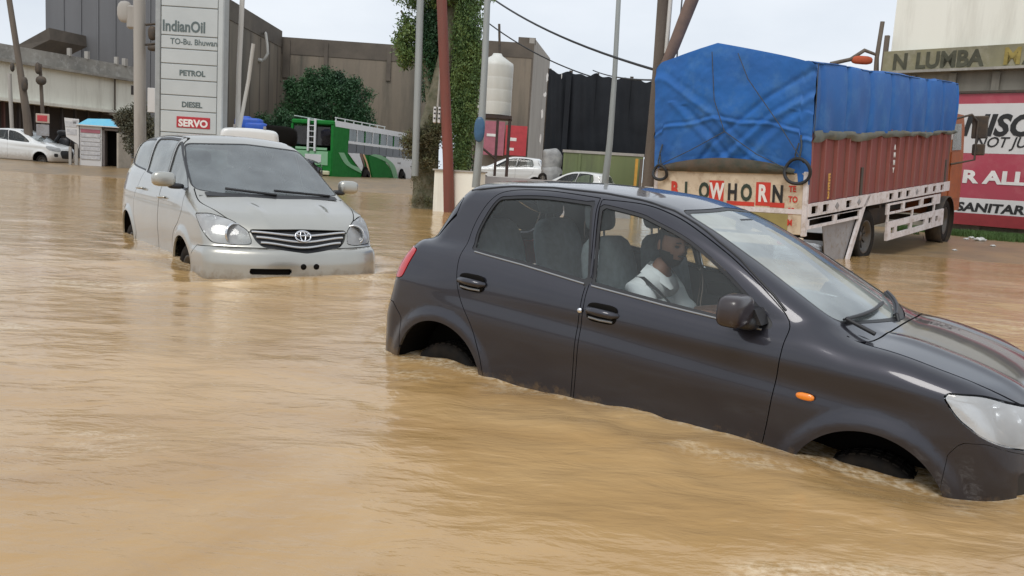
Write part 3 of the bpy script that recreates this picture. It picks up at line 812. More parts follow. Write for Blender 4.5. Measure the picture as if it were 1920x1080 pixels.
def build_mpv(root, paint, h, detail=True):
    F = mpv_field(); reg = []
    reg.append((None, circ(1.22, .38, .36), None, None, {'gap': 0}))
    reg.append((None, circ(-1.34, .44, .38), None, None, {'gap': 0}))
    fw = spline([(.25, 1.265), (.25, 1.265), (.7, 1.235), (1.05, 1.21), (1.07, 1.22), (.94, 1.32), (.68, 1.47), (.44, 1.605), (.34, 1.65), (.29, 1.665), (.27, 1.665), (.27, 1.665)])
    rw = spline([(-.72, 1.335), (-.72, 1.335), (.17, 1.272), (.17, 1.272), (.17, 1.70), (.17, 1.70), (-.3, 1.715), (-.66, 1.71), (-.72, 1.71), (-.72, 1.71)])
    qw = spline([(-1.66, 1.42), (-1.4, 1.385), (-.86, 1.35), (-.82, 1.35), (-.80, 1.37), (-.82, 1.65), (-.86, 1.69), (-.9, 1.70), (-1.3, 1.695), (-1.48, 1.68), (-1.55, 1.64), (-1.66, 1.48)])
    fd = spline([(.21, .36), (.21, .36), (.21, 1.2), (.22, 1.735), (.22, 1.735), (.29, 1.715), (.39, 1.65), (.70, 1.46), (.98, 1.28), (1.14, 1.19), (1.17, 1.0), (1.05, .86), (.90, .76), (.80, .62), (.78, .36), (.78, .36)])
    rd = spline([(.195, .36), (.195, .36), (-.86, .36), (-.90, .6), (-.98, .8), (-1.0, 1.0), (-.80, 1.3), (-.77, 1.72), (-.74, 1.745), (-.3, 1.75), (.205, 1.737), (.205, 1.737), (.195, 1.2)])
    grow = lambda g, d: (lambda x, y, z: g(x, y, z) - d)
    for s_ in (-1, 1):
        k = str(s_)
        for poly, dk, kk in ((fw, 'fd', 'a'), (rw, 'rd', 'b')):
            g = mirrored_outline_region(poly, s_)
            reg.append(('window', g, G_MPV, dk + k, {'off': -.012, 'skirt': .004, 'gap': 0, 'key': kk + k}))
            reg.append(('window_seal', grow(g, .022), M_BLK, dk + k, {'off': -.003, 'gap': .001, 'key': kk + 's' + k}))
        g = mirrored_outline_region(qw, s_)
        reg.append(('quarter_window', g, G_MPV, '', {'off': -.006, 'skirt': .004, 'gap': 0}))
        reg.append(('window_seal', grow(g, .018), M_BLK, '', {'off': -.002, 'gap': .001}))
        reg.append(('door', mirrored_outline_region(fd, s_), paint, '', {'key': 'fd' + k, 'gap': .009}))
        reg.append(('door', mirrored_outline_region(rd, s_), paint, '', {'key': 'rd' + k, 'gap': .009}))
        yz = sdf2(rounded([(-.88, 1.0), (-.78, 1.01), (-.63, .965), (-.505, .87), (-.485, .75), (-.60, .735), (-.80, .745), (-.865, .80), (-.90, .90)], .03))
        xz = sdf2(rounded([(1.64, 1.0), (1.76, .93), (1.90, .83), (2.0, .74), (2.4, .70), (2.4, 1.06), (1.75, 1.03)], .03))
        reg.append(('headlight', (lambda a, b, s_: lambda x, y, z: np.maximum(np.maximum(a(-y * s_, z), b(x, z)), .2 - y * s_))(yz, xz, s_), G_LAMP, '', {'key': 'hl' + k, 'gap': .008, 'skirt': .06}))
        tl = sdf2(rounded([(-1.85, 1.4), (-1.80, 1.0), (-2.2, .95), (-2.2, 1.5)], .03))
        reg.append(('taillight', (lambda f, s_: lambda x, y, z: np.maximum(f(x, z), .6 - y * s_))(tl, s_), M_RED, '', {}))
    ws = sdf2(rounded([(-.775, 1.215), (-.4, 1.175), (0, 1.165), (.4, 1.175), (.775, 1.215), (.715, 1.48), (.645, 1.665), (0, 1.70), (-.645, 1.665), (-.715, 1.48)], .06))
    gws = lambda x, y, z: np.maximum(ws(y, z), .3 - x)
    reg.append(('windscreen', gws, G_MPVS, '', {'off': -.004, 'skirt': .003, 'gap': 0}))
    reg.append(('windscreen_seal', grow(gws, .009), M_BLK, '', {'off': -.001, 'gap': .002}))
    bw = sdf2(rounded([(-.62, 1.30), (.62, 1.30), (.52, 1.65), (-.52, 1.65)], .06))
    reg.append(('rear_window', lambda x, y, z: np.maximum(bw(y, z), x + 1.5), G_MPV, '', {'off': -.004}))
    gr = sdf2(rounded([(-.50, .885), (0, .895), (.50, .885), (.455, .78), (.40, .725), (0, .675), (-.40, .725), (-.455, .78)], .03))
    reg.append(('grille', lambda x, y, z: np.maximum(gr(y, z), 1.9 - x), M_BLK, '', {'off': -.03, 'skirt': .03, 'gap': .002, 'key': 'grille'}))
    ink = sdf2(rounded([(-.54, .53), (-.16, .53), (-.16, .475), (-.54, .475)], .02))
    reg.append(('bumper_intake', lambda x, y, z: np.maximum(ink(y, z), 1.9 - x), M_DARK, '', {'off': -.03, 'skirt': .04, 'gap': .002}))
    hood = sdf2(spline([(1.28, -.60), (1.22, -.77), (1.22, -.77), (1.5, -.79), (1.75, -.73), (1.95, -.64), (2.1, -.52), (2.19, -.3), (2.21, 0), (2.19, .3), (2.1, .52), (1.95, .64), (1.75, .73), (1.5, .79), (1.22, .77), (1.22, .77), (1.28, .60), (1.28, 0)]))
    reg.append(('bonnet', lambda x, y, z: np.maximum(hood(x, y), .86 - z), paint, '', {'gap': .010}))
    fb = sdf2([(1.60, .0), (1.60, .60), (1.75, .70), (2.0, .715), (2.6, .715), (2.6, 0)])
    reg.append(('front_bumper', lambda x, y, z: fb(x, z), paint, '', {'gap': .007, 'key': 'bumper'}))
    made = cut_car(root, F, (-2.15, -1.0, .2), (2.45, 1.0, 1.9), h, reg, paint)
    lin = MB()
    for xc, zc, r_ in ((1.22, .38, .36), (-1.34, .44, .38)):
        for s_ in (-1, 1): arch_liner(lin, xc, zc, r_, s_ * .83, s_ * .5)
    lin.box((-1.8, -.75, .3), (1.2, .75, .34)); lin.box((1.15, -.75, .3), (1.2, .75, 1.1))
    lin.build('wheel_arch_liner', M_DARK, root)
    for x in (1.22, -1.34):
        for s_ in (-1, 1): wheel(root, x, s_ * .73, .33, .325, .20, s_)
    if not detail: return made
    for s_ in (-1, 1):
        b = MB()
        M1 = Matrix.Translation((2.03, s_ * .62, .835)) @ Matrix.Rotation(R(-s_ * 24), 4, 'Z')
        b.lathe([(.005, -.08), (.05, -.07), (.078, -.03), (.092, .015), (.105, .02), (.105, 0)], 28, M=M1, axis='x')
        b.lathe([(.002, .03), (.02, .02), (.026, -.03)], 16, M=M1, axis='x')
        b.build('reflector_bowl', M_REFL, made['hl' + str(s_)])
        s2 = MB(); M2 = Matrix.Translation((1.83, s_ * .76, .90)) @ Matrix.Rotation(R(-s_ * 50), 4, 'Z')
        s2.lathe([(.005, -.05), (.03, -.045), (.05, -.01), (.055, .01)], 20, M=M2, axis='x'); s2.build('indicator_bulb_bowl', M_REFL, made['hl' + str(s_)])
        full = surf_net(F, (1.5, .3 if s_ > 0 else -.95, .62), (2.4, .95 if s_ > 0 else -.3, 1.1), .04)
        bk = clip(full, (lambda a, b_, s_: lambda x, y, z: np.maximum(np.maximum(a(-y * s_, z), b_(x, z)) - .012, .2 - y * s_))(yz, xz, s_))
        shell_part('lamp_housing', bk, M_LHOUSE, made['hl' + str(s_)], skirt=0, offset=-.07)
        mm = MB(); superq(mm, (1.0, s_ * 1.01, 1.29), (.065, .115, .075), .6, 22)
        mir = mm.build('side_mirror', paint, root)
        mg = MB(); superq(mg, (.94, s_ * 1.01, 1.29), (.012, .10, .06), .6, 16); mg.build('mirror_glass', M_CHR, mir)
        st = MB(); superq(st, (1.0, s_ * .89, 1.225), (.05, .08, .03), .7, 14); st.build('mirror_arm', M_BLK, mir)
        for dk, x, z in (('fd', .36, 1.08), ('rd', -.66, 1.13)):
            hd = MB(); hd.tube([(x - .1, s_ * .868, z), (x - .08, s_ * .895, z), (x, s_ * .905, z), (x + .08, s_ * .895, z), (x + .1, s_ * .868, z)], [.012, .016, .017, .016, .012], 10)
            hd.build('door_handle', paint, made[dk + str(s_)])
    # chevron grille bars that dip in the middle
    def fx(y, z, off):
        x = 2.6
        for _ in range(30): x -= float(F(np.array([x]), np.array([y]), np.array([z]))[0])
        return x + off
    for zt, zm, hw, rad in ((.862, .832, .475, .012), (.815, .775, .44, .012), (.765, .722, .405, .013)):
        b = MB(); pts = []
        for y in np.linspace(-hw, hw, 27):
            t = 1 - abs(y) / hw; z = zt + (zm - zt) * (t * t * (3 - 2 * t)); pts.append((fx(y, z, -.012), y, z))
        b.tube(pts, rad, 8); b.build('grille_bar', M_SILV, made['grille'])
    em = MB(); ex = fx(0, .835, .012); Me = Matrix.Translation((ex, 0, .832)) @ Matrix.Rotation(R(-24), 4, 'Y')
    def ring(a, b_, cy, cz, rr):
        em.tube([tuple(Me @ Vector((0, cy + a * math.cos(t), cz + b_ * math.sin(t)))) for t in [2 * math.pi * k / 28 for k in range(29)]], rr, 6, cap=False)
    ring(.078, .054, 0, 0, .0085); ring(.026, .050, 0, 0, .0065); ring(.056, .020, 0, .026, .0065)
    em.build('emblem', M_CHR, root)
    for y in (-.045, .085):
        hb = MB(); hb.lathe([(.001, 0), (.028, 0.002), (.03, -.02)], 16, M=Matrix.Translation((fx(y, .55, .004), y, .55)), axis='x'); hb.build('plate_screw_hole', M_DARK, made['bumper'])
    def on_shield(y, z):
        x = 2.0
        for _ in range(30): x -= float(F(np.array([x]), np.array([y]), np.array([z]))[0])
        return x
    for ya, za, yb, zb_ in ((.62, 1.19, -.02, 1.225), (-.02, 1.185, -.50, 1.225)):
        w = MB(); pts = [(on_shield(ya + (yb - ya) * t, za + (zb_ - za) * t) + .02, ya + (yb - ya) * t, za + (zb_ - za) * t + .01) for t in np.linspace(0, 1, 9)]
        w.tube(pts, .013, 6); w.build('wiper', M_BLK, root)
    cw = MB(); V = []; Fc = []
    for j in range(21):
        y = -.70 + 1.4 * j / 20; V += [(on_shield(y, 1.19) + .01, y, 1.192), (1.52 - .13 * (y / .7) ** 2 + .03, y, 1.160)]
    for j in range(20): Fc.append((2 * j, 2 * j + 1, 2 * j + 3, 2 * j + 2))
    cw.add(V, Fc); cw.build('wiper_cowl', M_BLK, root)
    seats(root, (.35, -.55), .78)
    db = MB(); db.prism([(.95, .9), (.92, 1.08), (1.0, 1.14), (1.38, 1.16), (1.4, 1.0), (1.1, .7)], -.76, .76); db.build('dashboard', M_TRIM, root)
    steering_wheel(root, (.78, -.38, 1.12))
    rm = MB(); superq(rm, (.60, 0, 1.575), (.02, .12, .04), .4, 18); rm.build('rear_view_mirror', M_BLK, root)
    return made
# ------------------------------------------------------------------ ground and flood water
WATER = 0.405
def ground_z(x, y):
    d = .45 * x + .9 * y
    a = .44 * sstep(13.6, 16.8, d) * sstep(3.2, 7, x) + .25 * sstep(16.5, 23, d) * sstep(3.2, 8, x)
    far = .86 * sstep(26, 42, y + .15 * np.abs(x)) + .3 * sstep(60, 300, y)
    n = .05 * fbm(x * .5, y * .5, 4) * sstep(.1, .3, a + far)
    return np.maximum(a, far) + n

def wave_z(x, y):
    w = .026 * fbm(x * .55 + 3, y * .8 + 9, 3) + .010 * fbm(x * 1.7 + .9 * fbm(x, y, 2), y * 3.0, 3)
    c, s = math.cos(-.60), math.sin(-.60)
    w = w + (.0045 * fbm(x * 4.3 + 2 * vnoise(x, y), y * 6.5, 3) + .003 * vnoise(x * 11, y * 15)) * (1 - sstep(9, 22, y))
    # water piled along the two moving cars: a low bow swell and a wake line
    for (cx, cy, yaw, hx, hy) in ((HP[0], HP[1], HP[2], 1.86, .80), (MP[0], MP[1], MP[2], 2.25, .86)):
        c, s = math.cos(yaw), math.sin(yaw); dx, dy = x - cx, y - cy
        lx, ly = dx * c + dy * s, -dx * s + dy * c
        q = np.hypot(np.maximum(np.abs(lx) - hx + .3, 0), np.maximum(np.abs(ly) - hy + .05, 0))
        w = w + (.010 - .055 * sstep(.5, 1.3, lx)) * np.exp(-(q / .30) ** 2) + .018 * np.exp(-((q - .55) / .2) ** 2) * np.sin(lx * 6 + 3 * vnoise(x * 2, y * 2)) * sstep(-2, 1, lx)
        w = w + .025 * np.exp(-(q / .5) ** 2) * fbm(x * 3.1, y * 3.1, 3)
    return w

HP = (1.02042945, 4.89677890, -.604685344, .0397448165, .00547703532)
MP = (-3.36073529, 10.0432550, -.941779688, 0, 0)

def grid_mesh(name, xs_of_row, ys, zf, material, kind='structure'):
    nx = len(xs_of_row(ys[0]))
    Y = np.repeat(np.array(ys)[:, None], nx, 1); X = np.stack([xs_of_row(y) for y in ys])
    Z = zf(X, Y)
    V = np.stack([X.ravel(), Y.ravel(), Z.ravel()], 1)
    i = np.arange(len(ys) - 1)[:, None] * nx + np.arange(nx - 1)[None, :]
    Q = np.stack([i, i + 1, i + nx + 1, i + nx], -1).reshape(-1, 4)
    o = rawmesh(name, V, Q, material, smooth=True); o['kind'] = kind
    return o

def water_mat():
    m, t, b = _new('muddy_flood_water')
    tcn = t.nodes.new('ShaderNodeTexCoord')
    mpn = t.nodes.new('ShaderNodeMapping'); mpn.inputs['Scale'].default_value = (.45, .8, 1)
    n = t.nodes.new('ShaderNodeTexNoise'); n.inputs['Scale'].default_value = .8; n.inputs['Detail'].default_value = 9; n.inputs['Roughness'].default_value = .62; n.inputs['Distortion'].default_value = 1.8
    t.links.new(tcn.outputs['Object'], mpn.inputs[0]); t.links.new(mpn.outputs[0], n.inputs['Vector'])
    r = t.nodes.new('ShaderNodeValToRGB'); r.color_ramp.elements[0].position = .3; r.color_ramp.elements[1].position = .72
    r.color_ramp.elements[0].color = (.38, .225, .085, 1); r.color_ramp.elements[1].color = (.53, .345, .155, 1)
    t.links.new(n.outputs['Fac'], r.inputs['Fac'])
    at_ = t.nodes.new('ShaderNodeAttribute'); at_.attribute_name = 'foam'
    fn = t.nodes.new('ShaderNodeTexNoise'); fn.inputs['Scale'].default_value = 26; fn.inputs['Detail'].default_value = 6; fn.inputs['Roughness'].default_value = .7
    t.links.new(tcn.outputs['Object'], fn.inputs['Vector'])
    fs = t.nodes.new('ShaderNodeMapRange'); fs.inputs['From Min'].default_value = .42; fs.inputs['From Max'].default_value = .62; t.links.new(fn.outputs['Fac'], fs.inputs['Value'])
    fm = t.nodes.new('ShaderNodeMath'); fm.operation = 'MULTIPLY'; fm.use_clamp = True; t.links.new(at_.outputs['Fac'], fm.inputs[0]); t.links.new(fs.outputs[0], fm.inputs[1])
    fx = t.nodes.new('ShaderNodeMix'); fx.data_type = 'RGBA'; fx.inputs['B'].default_value = (.80, .66, .46, 1)
    t.links.new(fm.outputs[0], fx.inputs['Factor']); t.links.new(r.outputs[0], fx.inputs['A']); t.links.new(fx.outputs['Result'], b.inputs['Base Color'])
    b.inputs['Roughness'].default_value = .11; b.inputs['IOR'].default_value = 1.45
    h1 = t.nodes.new('ShaderNodeTexNoise'); h1.inputs['Scale'].default_value = 3.2; h1.inputs['Detail'].default_value = 5; h1.inputs['Distortion'].default_value = .8
    m2 = t.nodes.new('ShaderNodeMapping'); m2.inputs['Scale'].default_value = (.8, 1.7, 1); t.links.new(tcn.outputs['Object'], m2.inputs[0]); t.links.new(m2.outputs[0], h1.inputs['Vector'])
    bp = t.nodes.new('ShaderNodeBump'); bp.inputs['Strength'].default_value = .38; bp.inputs['Distance'].default_value = .03
    h2 = t.nodes.new('ShaderNodeTexNoise'); h2.inputs['Scale'].default_value = 14; h2.inputs['Detail'].default_value = 4; t.links.new(m2.outputs[0], h2.inputs['Vector'])
    hm = t.nodes.new('ShaderNodeMath'); hm.operation = 'MULTIPLY_ADD'; hm.inputs[1].default_value = .28
    t.links.new(h2.outputs['Fac'], hm.inputs[0]); t.links.new(h1.outputs['Fac'], hm.inputs[2])
    t.links.new(hm.outputs[0], bp.inputs['Height']); t.links.new(bp.outputs[0], b.inputs['Normal'])
    return m
def mud_mat():
    m = mat('wet_mud_and_road', (.30, .20, .10), rough=.35, col2=(.20, .145, .085), vscale=.9, bump=.5, bscale=6, grime=(.13, .10, .065))
    return m
M_WATER = water_mat(); M_MUD = mud_mat()
ys = list(np.concatenate([np.linspace(-6, 1.4, 30), 1.4 * (62 / 1.4) ** (np.linspace(0, 1, 520)[1:])]))
water = grid_mesh('flood_water', lambda y: np.linspace(-1, 1, 360) * (3.5 + .80 * max(y, 0)) + 1.0, ys, lambda x, y: WATER + .085 * sstep(6.5, 9.2, y) + wave_z(x, y), M_WATER)
wn = len(water.data.vertices); wco = np.empty(wn * 3); water.data.vertices.foreach_get('co', wco); wco = wco.reshape(-1, 3); foam = np.zeros(wn)
for Fc_, P_c, zc_ in ((hatch_field(), HP, .43), (mpv_field(), MP, .50)):
    dx, dy = wco[:, 0] - P_c[0], wco[:, 1] - P_c[1]; c_, s_ = math.cos(P_c[2]), math.sin(P_c[2]); lx, ly = dx * c_ + dy * s_, -dx * s_ + dy * c_
    mk = (np.abs(lx) < 3.2) & (np.abs(ly) < 1.8); f_ = Fc_(lx[mk], ly[mk], np.full(mk.sum(), zc_)); f_ = np.maximum(f_, 0)
    foam[mk] += .9 * np.exp(-(f_ / .035) ** 1.3) + .45 * np.exp(-((f_ - .28) / .12) ** 2) * sstep(.1, .35, fbm(wco[mk, 0] * 3.1, wco[mk, 1] * 3.1, 4) + .15)
foam += .50 * sstep(.15, .5, fbm(wco[:, 0] * .9 + 7, wco[:, 1] * 2.1, 5)) * (1 - sstep(12, 30, wco[:, 1]))
water.data.attributes.new('foam', 'FLOAT', 'POINT').data.foreach_set('value', np.clip(foam, 0, 1))
ysg = list(np.concatenate([np.linspace(-30, 10, 20)[:-1], np.linspace(10, 60, 160), np.geomspace(62, 1500, 40)]))
grid_mesh('ground', lambda y: np.linspace(-1, 1, 200) * (34 + .95 * max(y, 0)), ysg, ground_z, M_MUD)

# ------------------------------------------------------------------ the dark hatchback
M_MIRR = mat('mirror_housing_plastic', (.03, .022, .024), rough=.3, coat=.4)
M_GREYM = mat('grey_moulding', (.28, .29, .30), rough=.35, metal=.3)
P_BLACK = car_paint('dark_grey_metallic_paint', (.036, .036, .046), .55, .32, col2=(.030, .029, .038), z0=.36, z1=.43, spec=.15)
M_SILV = mat('satin_silver', (.6, .61, .62), rough=.28, metal=.7)
M_LHOUSE = mat('lamp_housing_grey', (.40, .41, .38), rough=.4, metal=.5, var=.3)
G_MPV = glass('people_carrier_side_glass', (.35, .42, .43), refl=1.0, haze_sheen=.45, haze_sheen_col=(.50, .55, .55))  # light grey film paints the sky's reflection onto the side panes
G_MPVS = glass('people_carrier_windscreen_glass', (.40, .46, .46), refl=2.0, haze_sheen=.20, haze_sheen_col=(.50, .56, .57))  # film colour carries part of the reflected sky
P_SILV = car_paint('silver_metallic_paint', (.46, .45, .405), .8, .34, col2=(.42, .41, .37), z0=.40, z1=.50)

def pose(o, P, z=0.4):
    """same convention as the fitted pose: rotations about a point 0.4 m above the road"""
    x, y, a, pi, ro = P
    o.matrix_world = Matrix.Translation((x, y, .4)) @ Matrix.Rotation(a, 4, 'Z') @ Matrix.Rotation(pi, 4, 'Y') @ Matrix.Rotation(ro, 4, 'X') @ Matrix.Translation((0, 0, -.4))

car1 = empty('hatchback_car', label='dark grey hatchback pushing through deep water in the foreground, man at the wheel', cat='car')
made1 = build_hatch(car1, P_BLACK, .022 if not QUICK else .04)
pose(car1, HP)
car2 = empty('people_carrier', label='silver people carrier facing the camera, water up to its front bumper', cat='car')
made2 = build_mpv(car2, P_SILV, .026 if not QUICK else .045)
pose(car2, MP)
# ------------------------------------------------------------------ goods truck with a blue tarpaulin
TS = 1.12
TP = CO + TS * (np.array([3.04776396, 12.47557817, 1.38767619]) - CO)
TM = Matrix.Translation(tuple(TP)) @ Matrix.Rotation(.86209949, 4, 'Z') @ Matrix.Rotation(-.07998643, 4, 'Y') @ Matrix.Rotation(-.0195916, 4, 'X')
HW, TL = 1.344, 7.75
M_TRED = mat('faded_red_oxide_paint', (.25, .045, .035), rough=.6, col2=(.17, .038, .032), vscale=1.5, bump=.15, grime=(.16, .08, .06), streak=True)
M_TREDL = mat('faded_red_rib_paint', (.29, .085, .065), rough=.55, col2=(.21, .062, .05), vscale=3, streak=True, grime=(.2, .1, .08))
M_TWHT = mat('chalky_white_paint', (.72, .68, .68), rough=.5, col2=(.58, .53, .52), vscale=3, grime=(.35, .27, .2))
M_TCRM = mat('cream_tailboard_paint', (.66, .56, .42), rough=.55, col2=(.55, .45, .33), vscale=2.5, grime=(.35, .24, .15))
M_TORG = mat('orange_cab_paint', (.42, .12, .035), rough=.5, col2=(.34, .09, .03), grime=(.2, .1, .06))
M_STEEL = mat('dark_chassis_steel', (.05, .045, .04), rough=.7, col2=(.10, .07, .045))
M_GREYP = mat('grey_sheet_metal', (.30, .30, .31), rough=.5, col2=(.24, .23, .23), grime=(.2, .15, .1))
M_LBLK = mat('black_lettering', (.02, .02, .02), rough=.6, var=.3)
M_LDKG = mat('dark_green_lettering', (.03, .05, .035), rough=.6, var=.3)
M_LRED = mat('red_lettering', (.60, .05, .03), rough=.55, var=.2)
M_LWHT = mat('white_lettering', (.8, .78, .75), rough=.55, var=.15)
M_LYEL = mat('yellow_lettering', (.62, .34, .06), rough=.55, var=.2)
M_OLIVE = mat('olive_band_paint', (.33, .27, .10), rough=.6, var=.2)

truck = bpy.data.objects.new('goods_truck', None); COL.objects.link(truck); truck.matrix_world = TM
tag(truck, 'red and white goods truck with BLOW HORN painted on its cream tailboard', 'truck')

# side panels of pressed sheet between ribs, each a part (near side), same on the far side
xe = np.linspace(0.02, TL - .02, 16)
px_me = {}
for s_ in (-1, 1):
    for i in range(15):
        w = xe[i + 1] - xe[i]
        b = MB(); b.box((.004, -.012, -.0), (w - .07, .012, 1.10), bev=.004)
        o = b.build('side_panel', M_TRED, truck); o.location = (xe[i] + .05, s_ * (HW - .04), 0)
        b = MB(); y = .035
        b.prism([(0, 0), (.085, 0), (.068, .05), (.017, .05)], 0, 1.12, plane='xy')
        V = b.v
        b.v = [(p[0], p[1] * s_, p[2]) for p in V]
        o = b.build('side_rib', M_TREDL, truck); o.location = (xe[i] - .035, s_ * (HW - .028), 0)
    for i in (4, 14):   # small latch doors
        b = MB(); b.box((0, -.01, 0), (.10, .02, .48), bev=.005); o = b.build('latch_plate', M_STEEL, truck); o.location = (xe[i] + .2, s_ * (HW - .02) - .005, .0)
bd = MB(); bd.box((0, -HW + .06, -.02), (TL, HW - .06, .02)); bd.box((TL - .04, -HW + .03, 0), (TL, HW - .03, 2.0)); bd.build('load_bed', M_STEEL, truck)
ch = MB()
for y in (-.42, .42): ch.box((-.05, y - .05, -.62), (TL + 1.2, y + .05, -.34))
for x in (.4, 1.8, 3.9, 5.6): ch.box((x, -1.15, -.34), (x + .10, 1.15, -.02))
for x in (3.04, 8.0): ch.box((x - .07, -1.05, -.93), (x + .07, 1.05, -.80))
ch.box((3.9, -.95, -.72), (5.0, -.55, -.36), bev=.03); ch.tube([(4.2, .62, -.62), (5.6, .62, -.62)], .22, 16)
ch.build('chassis', M_STEEL, truck)

def slotted(name, x0, x1, z0, z1, y, th, holes, material, rise=0.0):
    """flat bar with real rectangular openings; holes = [(xa, xb, za, zb)] in rows that share za, zb"""
    mb = MB(); rows = sorted({(h[2], h[3]) for h in holes})
    zc = z0
    for za, zb in rows:
        if za > zc: mb.box((x0, y - th, zc), (x1, y + th, za))
        xc = x0
        for h in sorted([h for h in holes if (h[2], h[3]) == (za, zb)]):
            if h[0] > xc: mb.box((xc, y - th, za), (h[0], y + th, zb))
            xc = h[1]
        if x1 > xc: mb.box((xc, y - th, za), (x1, y + th, zb))
        zc = zb
    if z1 > zc: mb.box((x0, y - th, zc), (x1, y + th, z1))
    return mb.build(name, material, truck)
for s_ in (-1, 1):
    y = s_ * (HW + .01)
    holes = []
    for x in (.10, .55, 1.55, 3.72, 4.22, 4.72, 5.9, 6.5, 7.05): holes.append((x, x + .24, -.165, -.045))
    slotted('side_rail', 0, TL, -.20, .0, y, .018, holes, M_TWHT)
    for x in (1.05, 2.05, 5.3):     # painted diamonds
        d = MB(); d.prism([(x, -.10), (x + .09, -.04), (x + .18, -.10), (x + .09, -.16)], y + s_ * .018, y + s_ * .024); d.build('painted_diamond', M_GREYP, truck)
    slotted('lower_side_rail', 0, 2.34, -.39, -.24, y, .018, [(.04, 1.05, -.345, -.245), (1.18, 2.2, -.345, -.245)], M_TWHT)
    slotted('lower_side_rail', 3.66, 7.1, -.44, -.235, y, .018, [(3.8, 4.55, -.40, -.27), (4.7, 5.7, -.40, -.27), (5.9, 6.6, -.40, -.27)], M_TWHT)
    slotted('underrun_guard', 3.72, 7.45, -.93, -.58, y, .02, [(3.95, 4.15, -.82, -.70), (4.3, 5.1, -.82, -.70), (5.25, 6.1, -.82, -.70), (6.35, 6.6, -.82, -.70), (6.85, 7.05, -.82, -.70)], M_TWHT)
    for x in (3.72, 5.2, 6.7):
        p = MB(); p.box((x, y - .016, -.60), (x + .07, y + .016, -.42)); p.build('guard_bracket', M_TWHT, truck)
    a = MB()   # slanted white arch trim and the grey flap behind the rear overhang
    a.prism([(2.31, -.24), (2.46, -.24), (1.86, -1.10), (1.72, -1.10)], y - .02, y + .02); a.prism([(2.46, -.24), (2.34, -.24), (2.62, .0), (2.74, .0)], y - .018, y + .018)
    a.build('wheel_arch_trim', M_TWHT, truck)
    g = MB(); g.prism([(.75, -.40), (2.22, -.40), (1.76, -1.06), (.95, -1.06)], y - s_ * .05 - .006, y - s_ * .05 + .006); g.build('mud_flap_panel', M_GREYP, truck)
    k = MB(); k.prism([(2.55, -.2), (3.62, -.2), (3.72, -.58), (3.60, -.45), (3.45, -.30), (3.04, -.24), (2.68, -.30), (2.5, -.5)], y - s_ * .5 - .01, y - s_ * .5 + .01); k.build('mudguard', M_STEEL, truck)
def truck_wheel(x, y, z, r, w, s_):
    e = wheel(truck, x, y, z, r, w, s_)
    return e
for s_ in (-1, 1):
    truck_wheel(3.04, s_ * 1.10, -.80, .475, .26, s_); truck_wheel(3.04, s_ * .78, -.80, .475, .24, s_)
    w = truck_wheel(8.0, s_ * 1.14, -.90, .48, .28, s_); w.rotation_euler = (0, 0, R(4))

# tailboard with painted words
tb = MB(); tb.box((-.05, -HW, -.48), (0.0, HW, .47), bev=.008); tail = tb.build('tailboard', M_TCRM, truck)
tb = MB(); tb.box((-.062, -HW + .05, -.16), (-.052, HW - .32, -.085)); tb.build('tailboard_stripe', M_TWHT, truck)
tb = MB(); tb.box((-.06, -HW + .28, -.42), (-.0505, HW - .02, -.17)); tb.build('tailboard_stripe', M_OLIVE, truck)
for ya in (-HW - .01, HW - .06):
    tb = MB(); tb.box((-.075, ya, -.50), (.02, ya + .07, .49), bev=.01); tb.build('tailboard_post', M_TWHT, truck)
# letters: written along -y (left to right seen from behind)
def rear_letter(ch_, yl, z, size, m_, off=-.058, bold=.014, xs=.78, shade=None):
    Mx = frame_matrix((off, yl, z), (0, -1, 0), (0, 0, 1))
    text_mesh('painted_letter', ch_, size, m_, tail, Mx, bold=bold, depth=.003, xs=xs)
lay = [('B', 1.02, M_LRED), ('L', .76, M_LDKG), ('O', .49, M_LDKG), ('W', .285, M_LWHT), ('H', -.03, M_LBLK), ('O', -.26, M_LDKG), ('R', -.56, M_LWHT), ('N', -.79, M_LBLK)]
for c_, yl, m_ in lay: rear_letter(c_, yl, .015, .36, m_, xs=.66)
blk = MB()
for ya, yb in ((.30, .04), (-.52, -.76)): blk.box((-.056, yb, -.06), (-.0515, ya, .31))
blk.box((-.056, -.50, -.075), (-.0515, -.02, -.01)); blk.box((-.056, -1.0, -.075), (-.0515, -.76, .0)); blk.box((-.056, .04, -.075), (-.0515, 1.06, -.025))
blk.build('painted_block', M_LRED, tail)
for t_, z in (('TE', .18), ('TO', .02), ('25', -.16), ('M', -.34)):
    rear_letter(t_, -1.06, z, .13, M_LRED, xs=.8, bold=.004)
bm = MB(); bm.box((-.12, -HW + .02, -.66), (-.02, HW - .02, -.52), bev=.01); bm.build('rear_bumper', M_TCRM, truck)
for y in (-1.05, 1.05):
    l = MB(); l.box((-.15, y - .10, -.63), (-.115, y + .10, -.55), bev=.01); l.build('tail_lamp', M_RED, truck)
# side lettering stacked on ribs
for i, c_ in enumerate('AMMY'):
    text_mesh('painted_letter', c_, .12, M_LWHT, truck, frame_matrix((3.80, -HW - .027, .76 - i * .14), (1, 0, 0), (0, 0, 1)), bold=.006, depth=.003)
for i, c_ in enumerate('EE3'):
    text_mesh('painted_letter', c_, .16, M_LYEL, truck, frame_matrix((.70, -HW - .027, .32 - i * .14), (1, 0, 0), (0, 0, 1)), bold=.008, depth=.003)
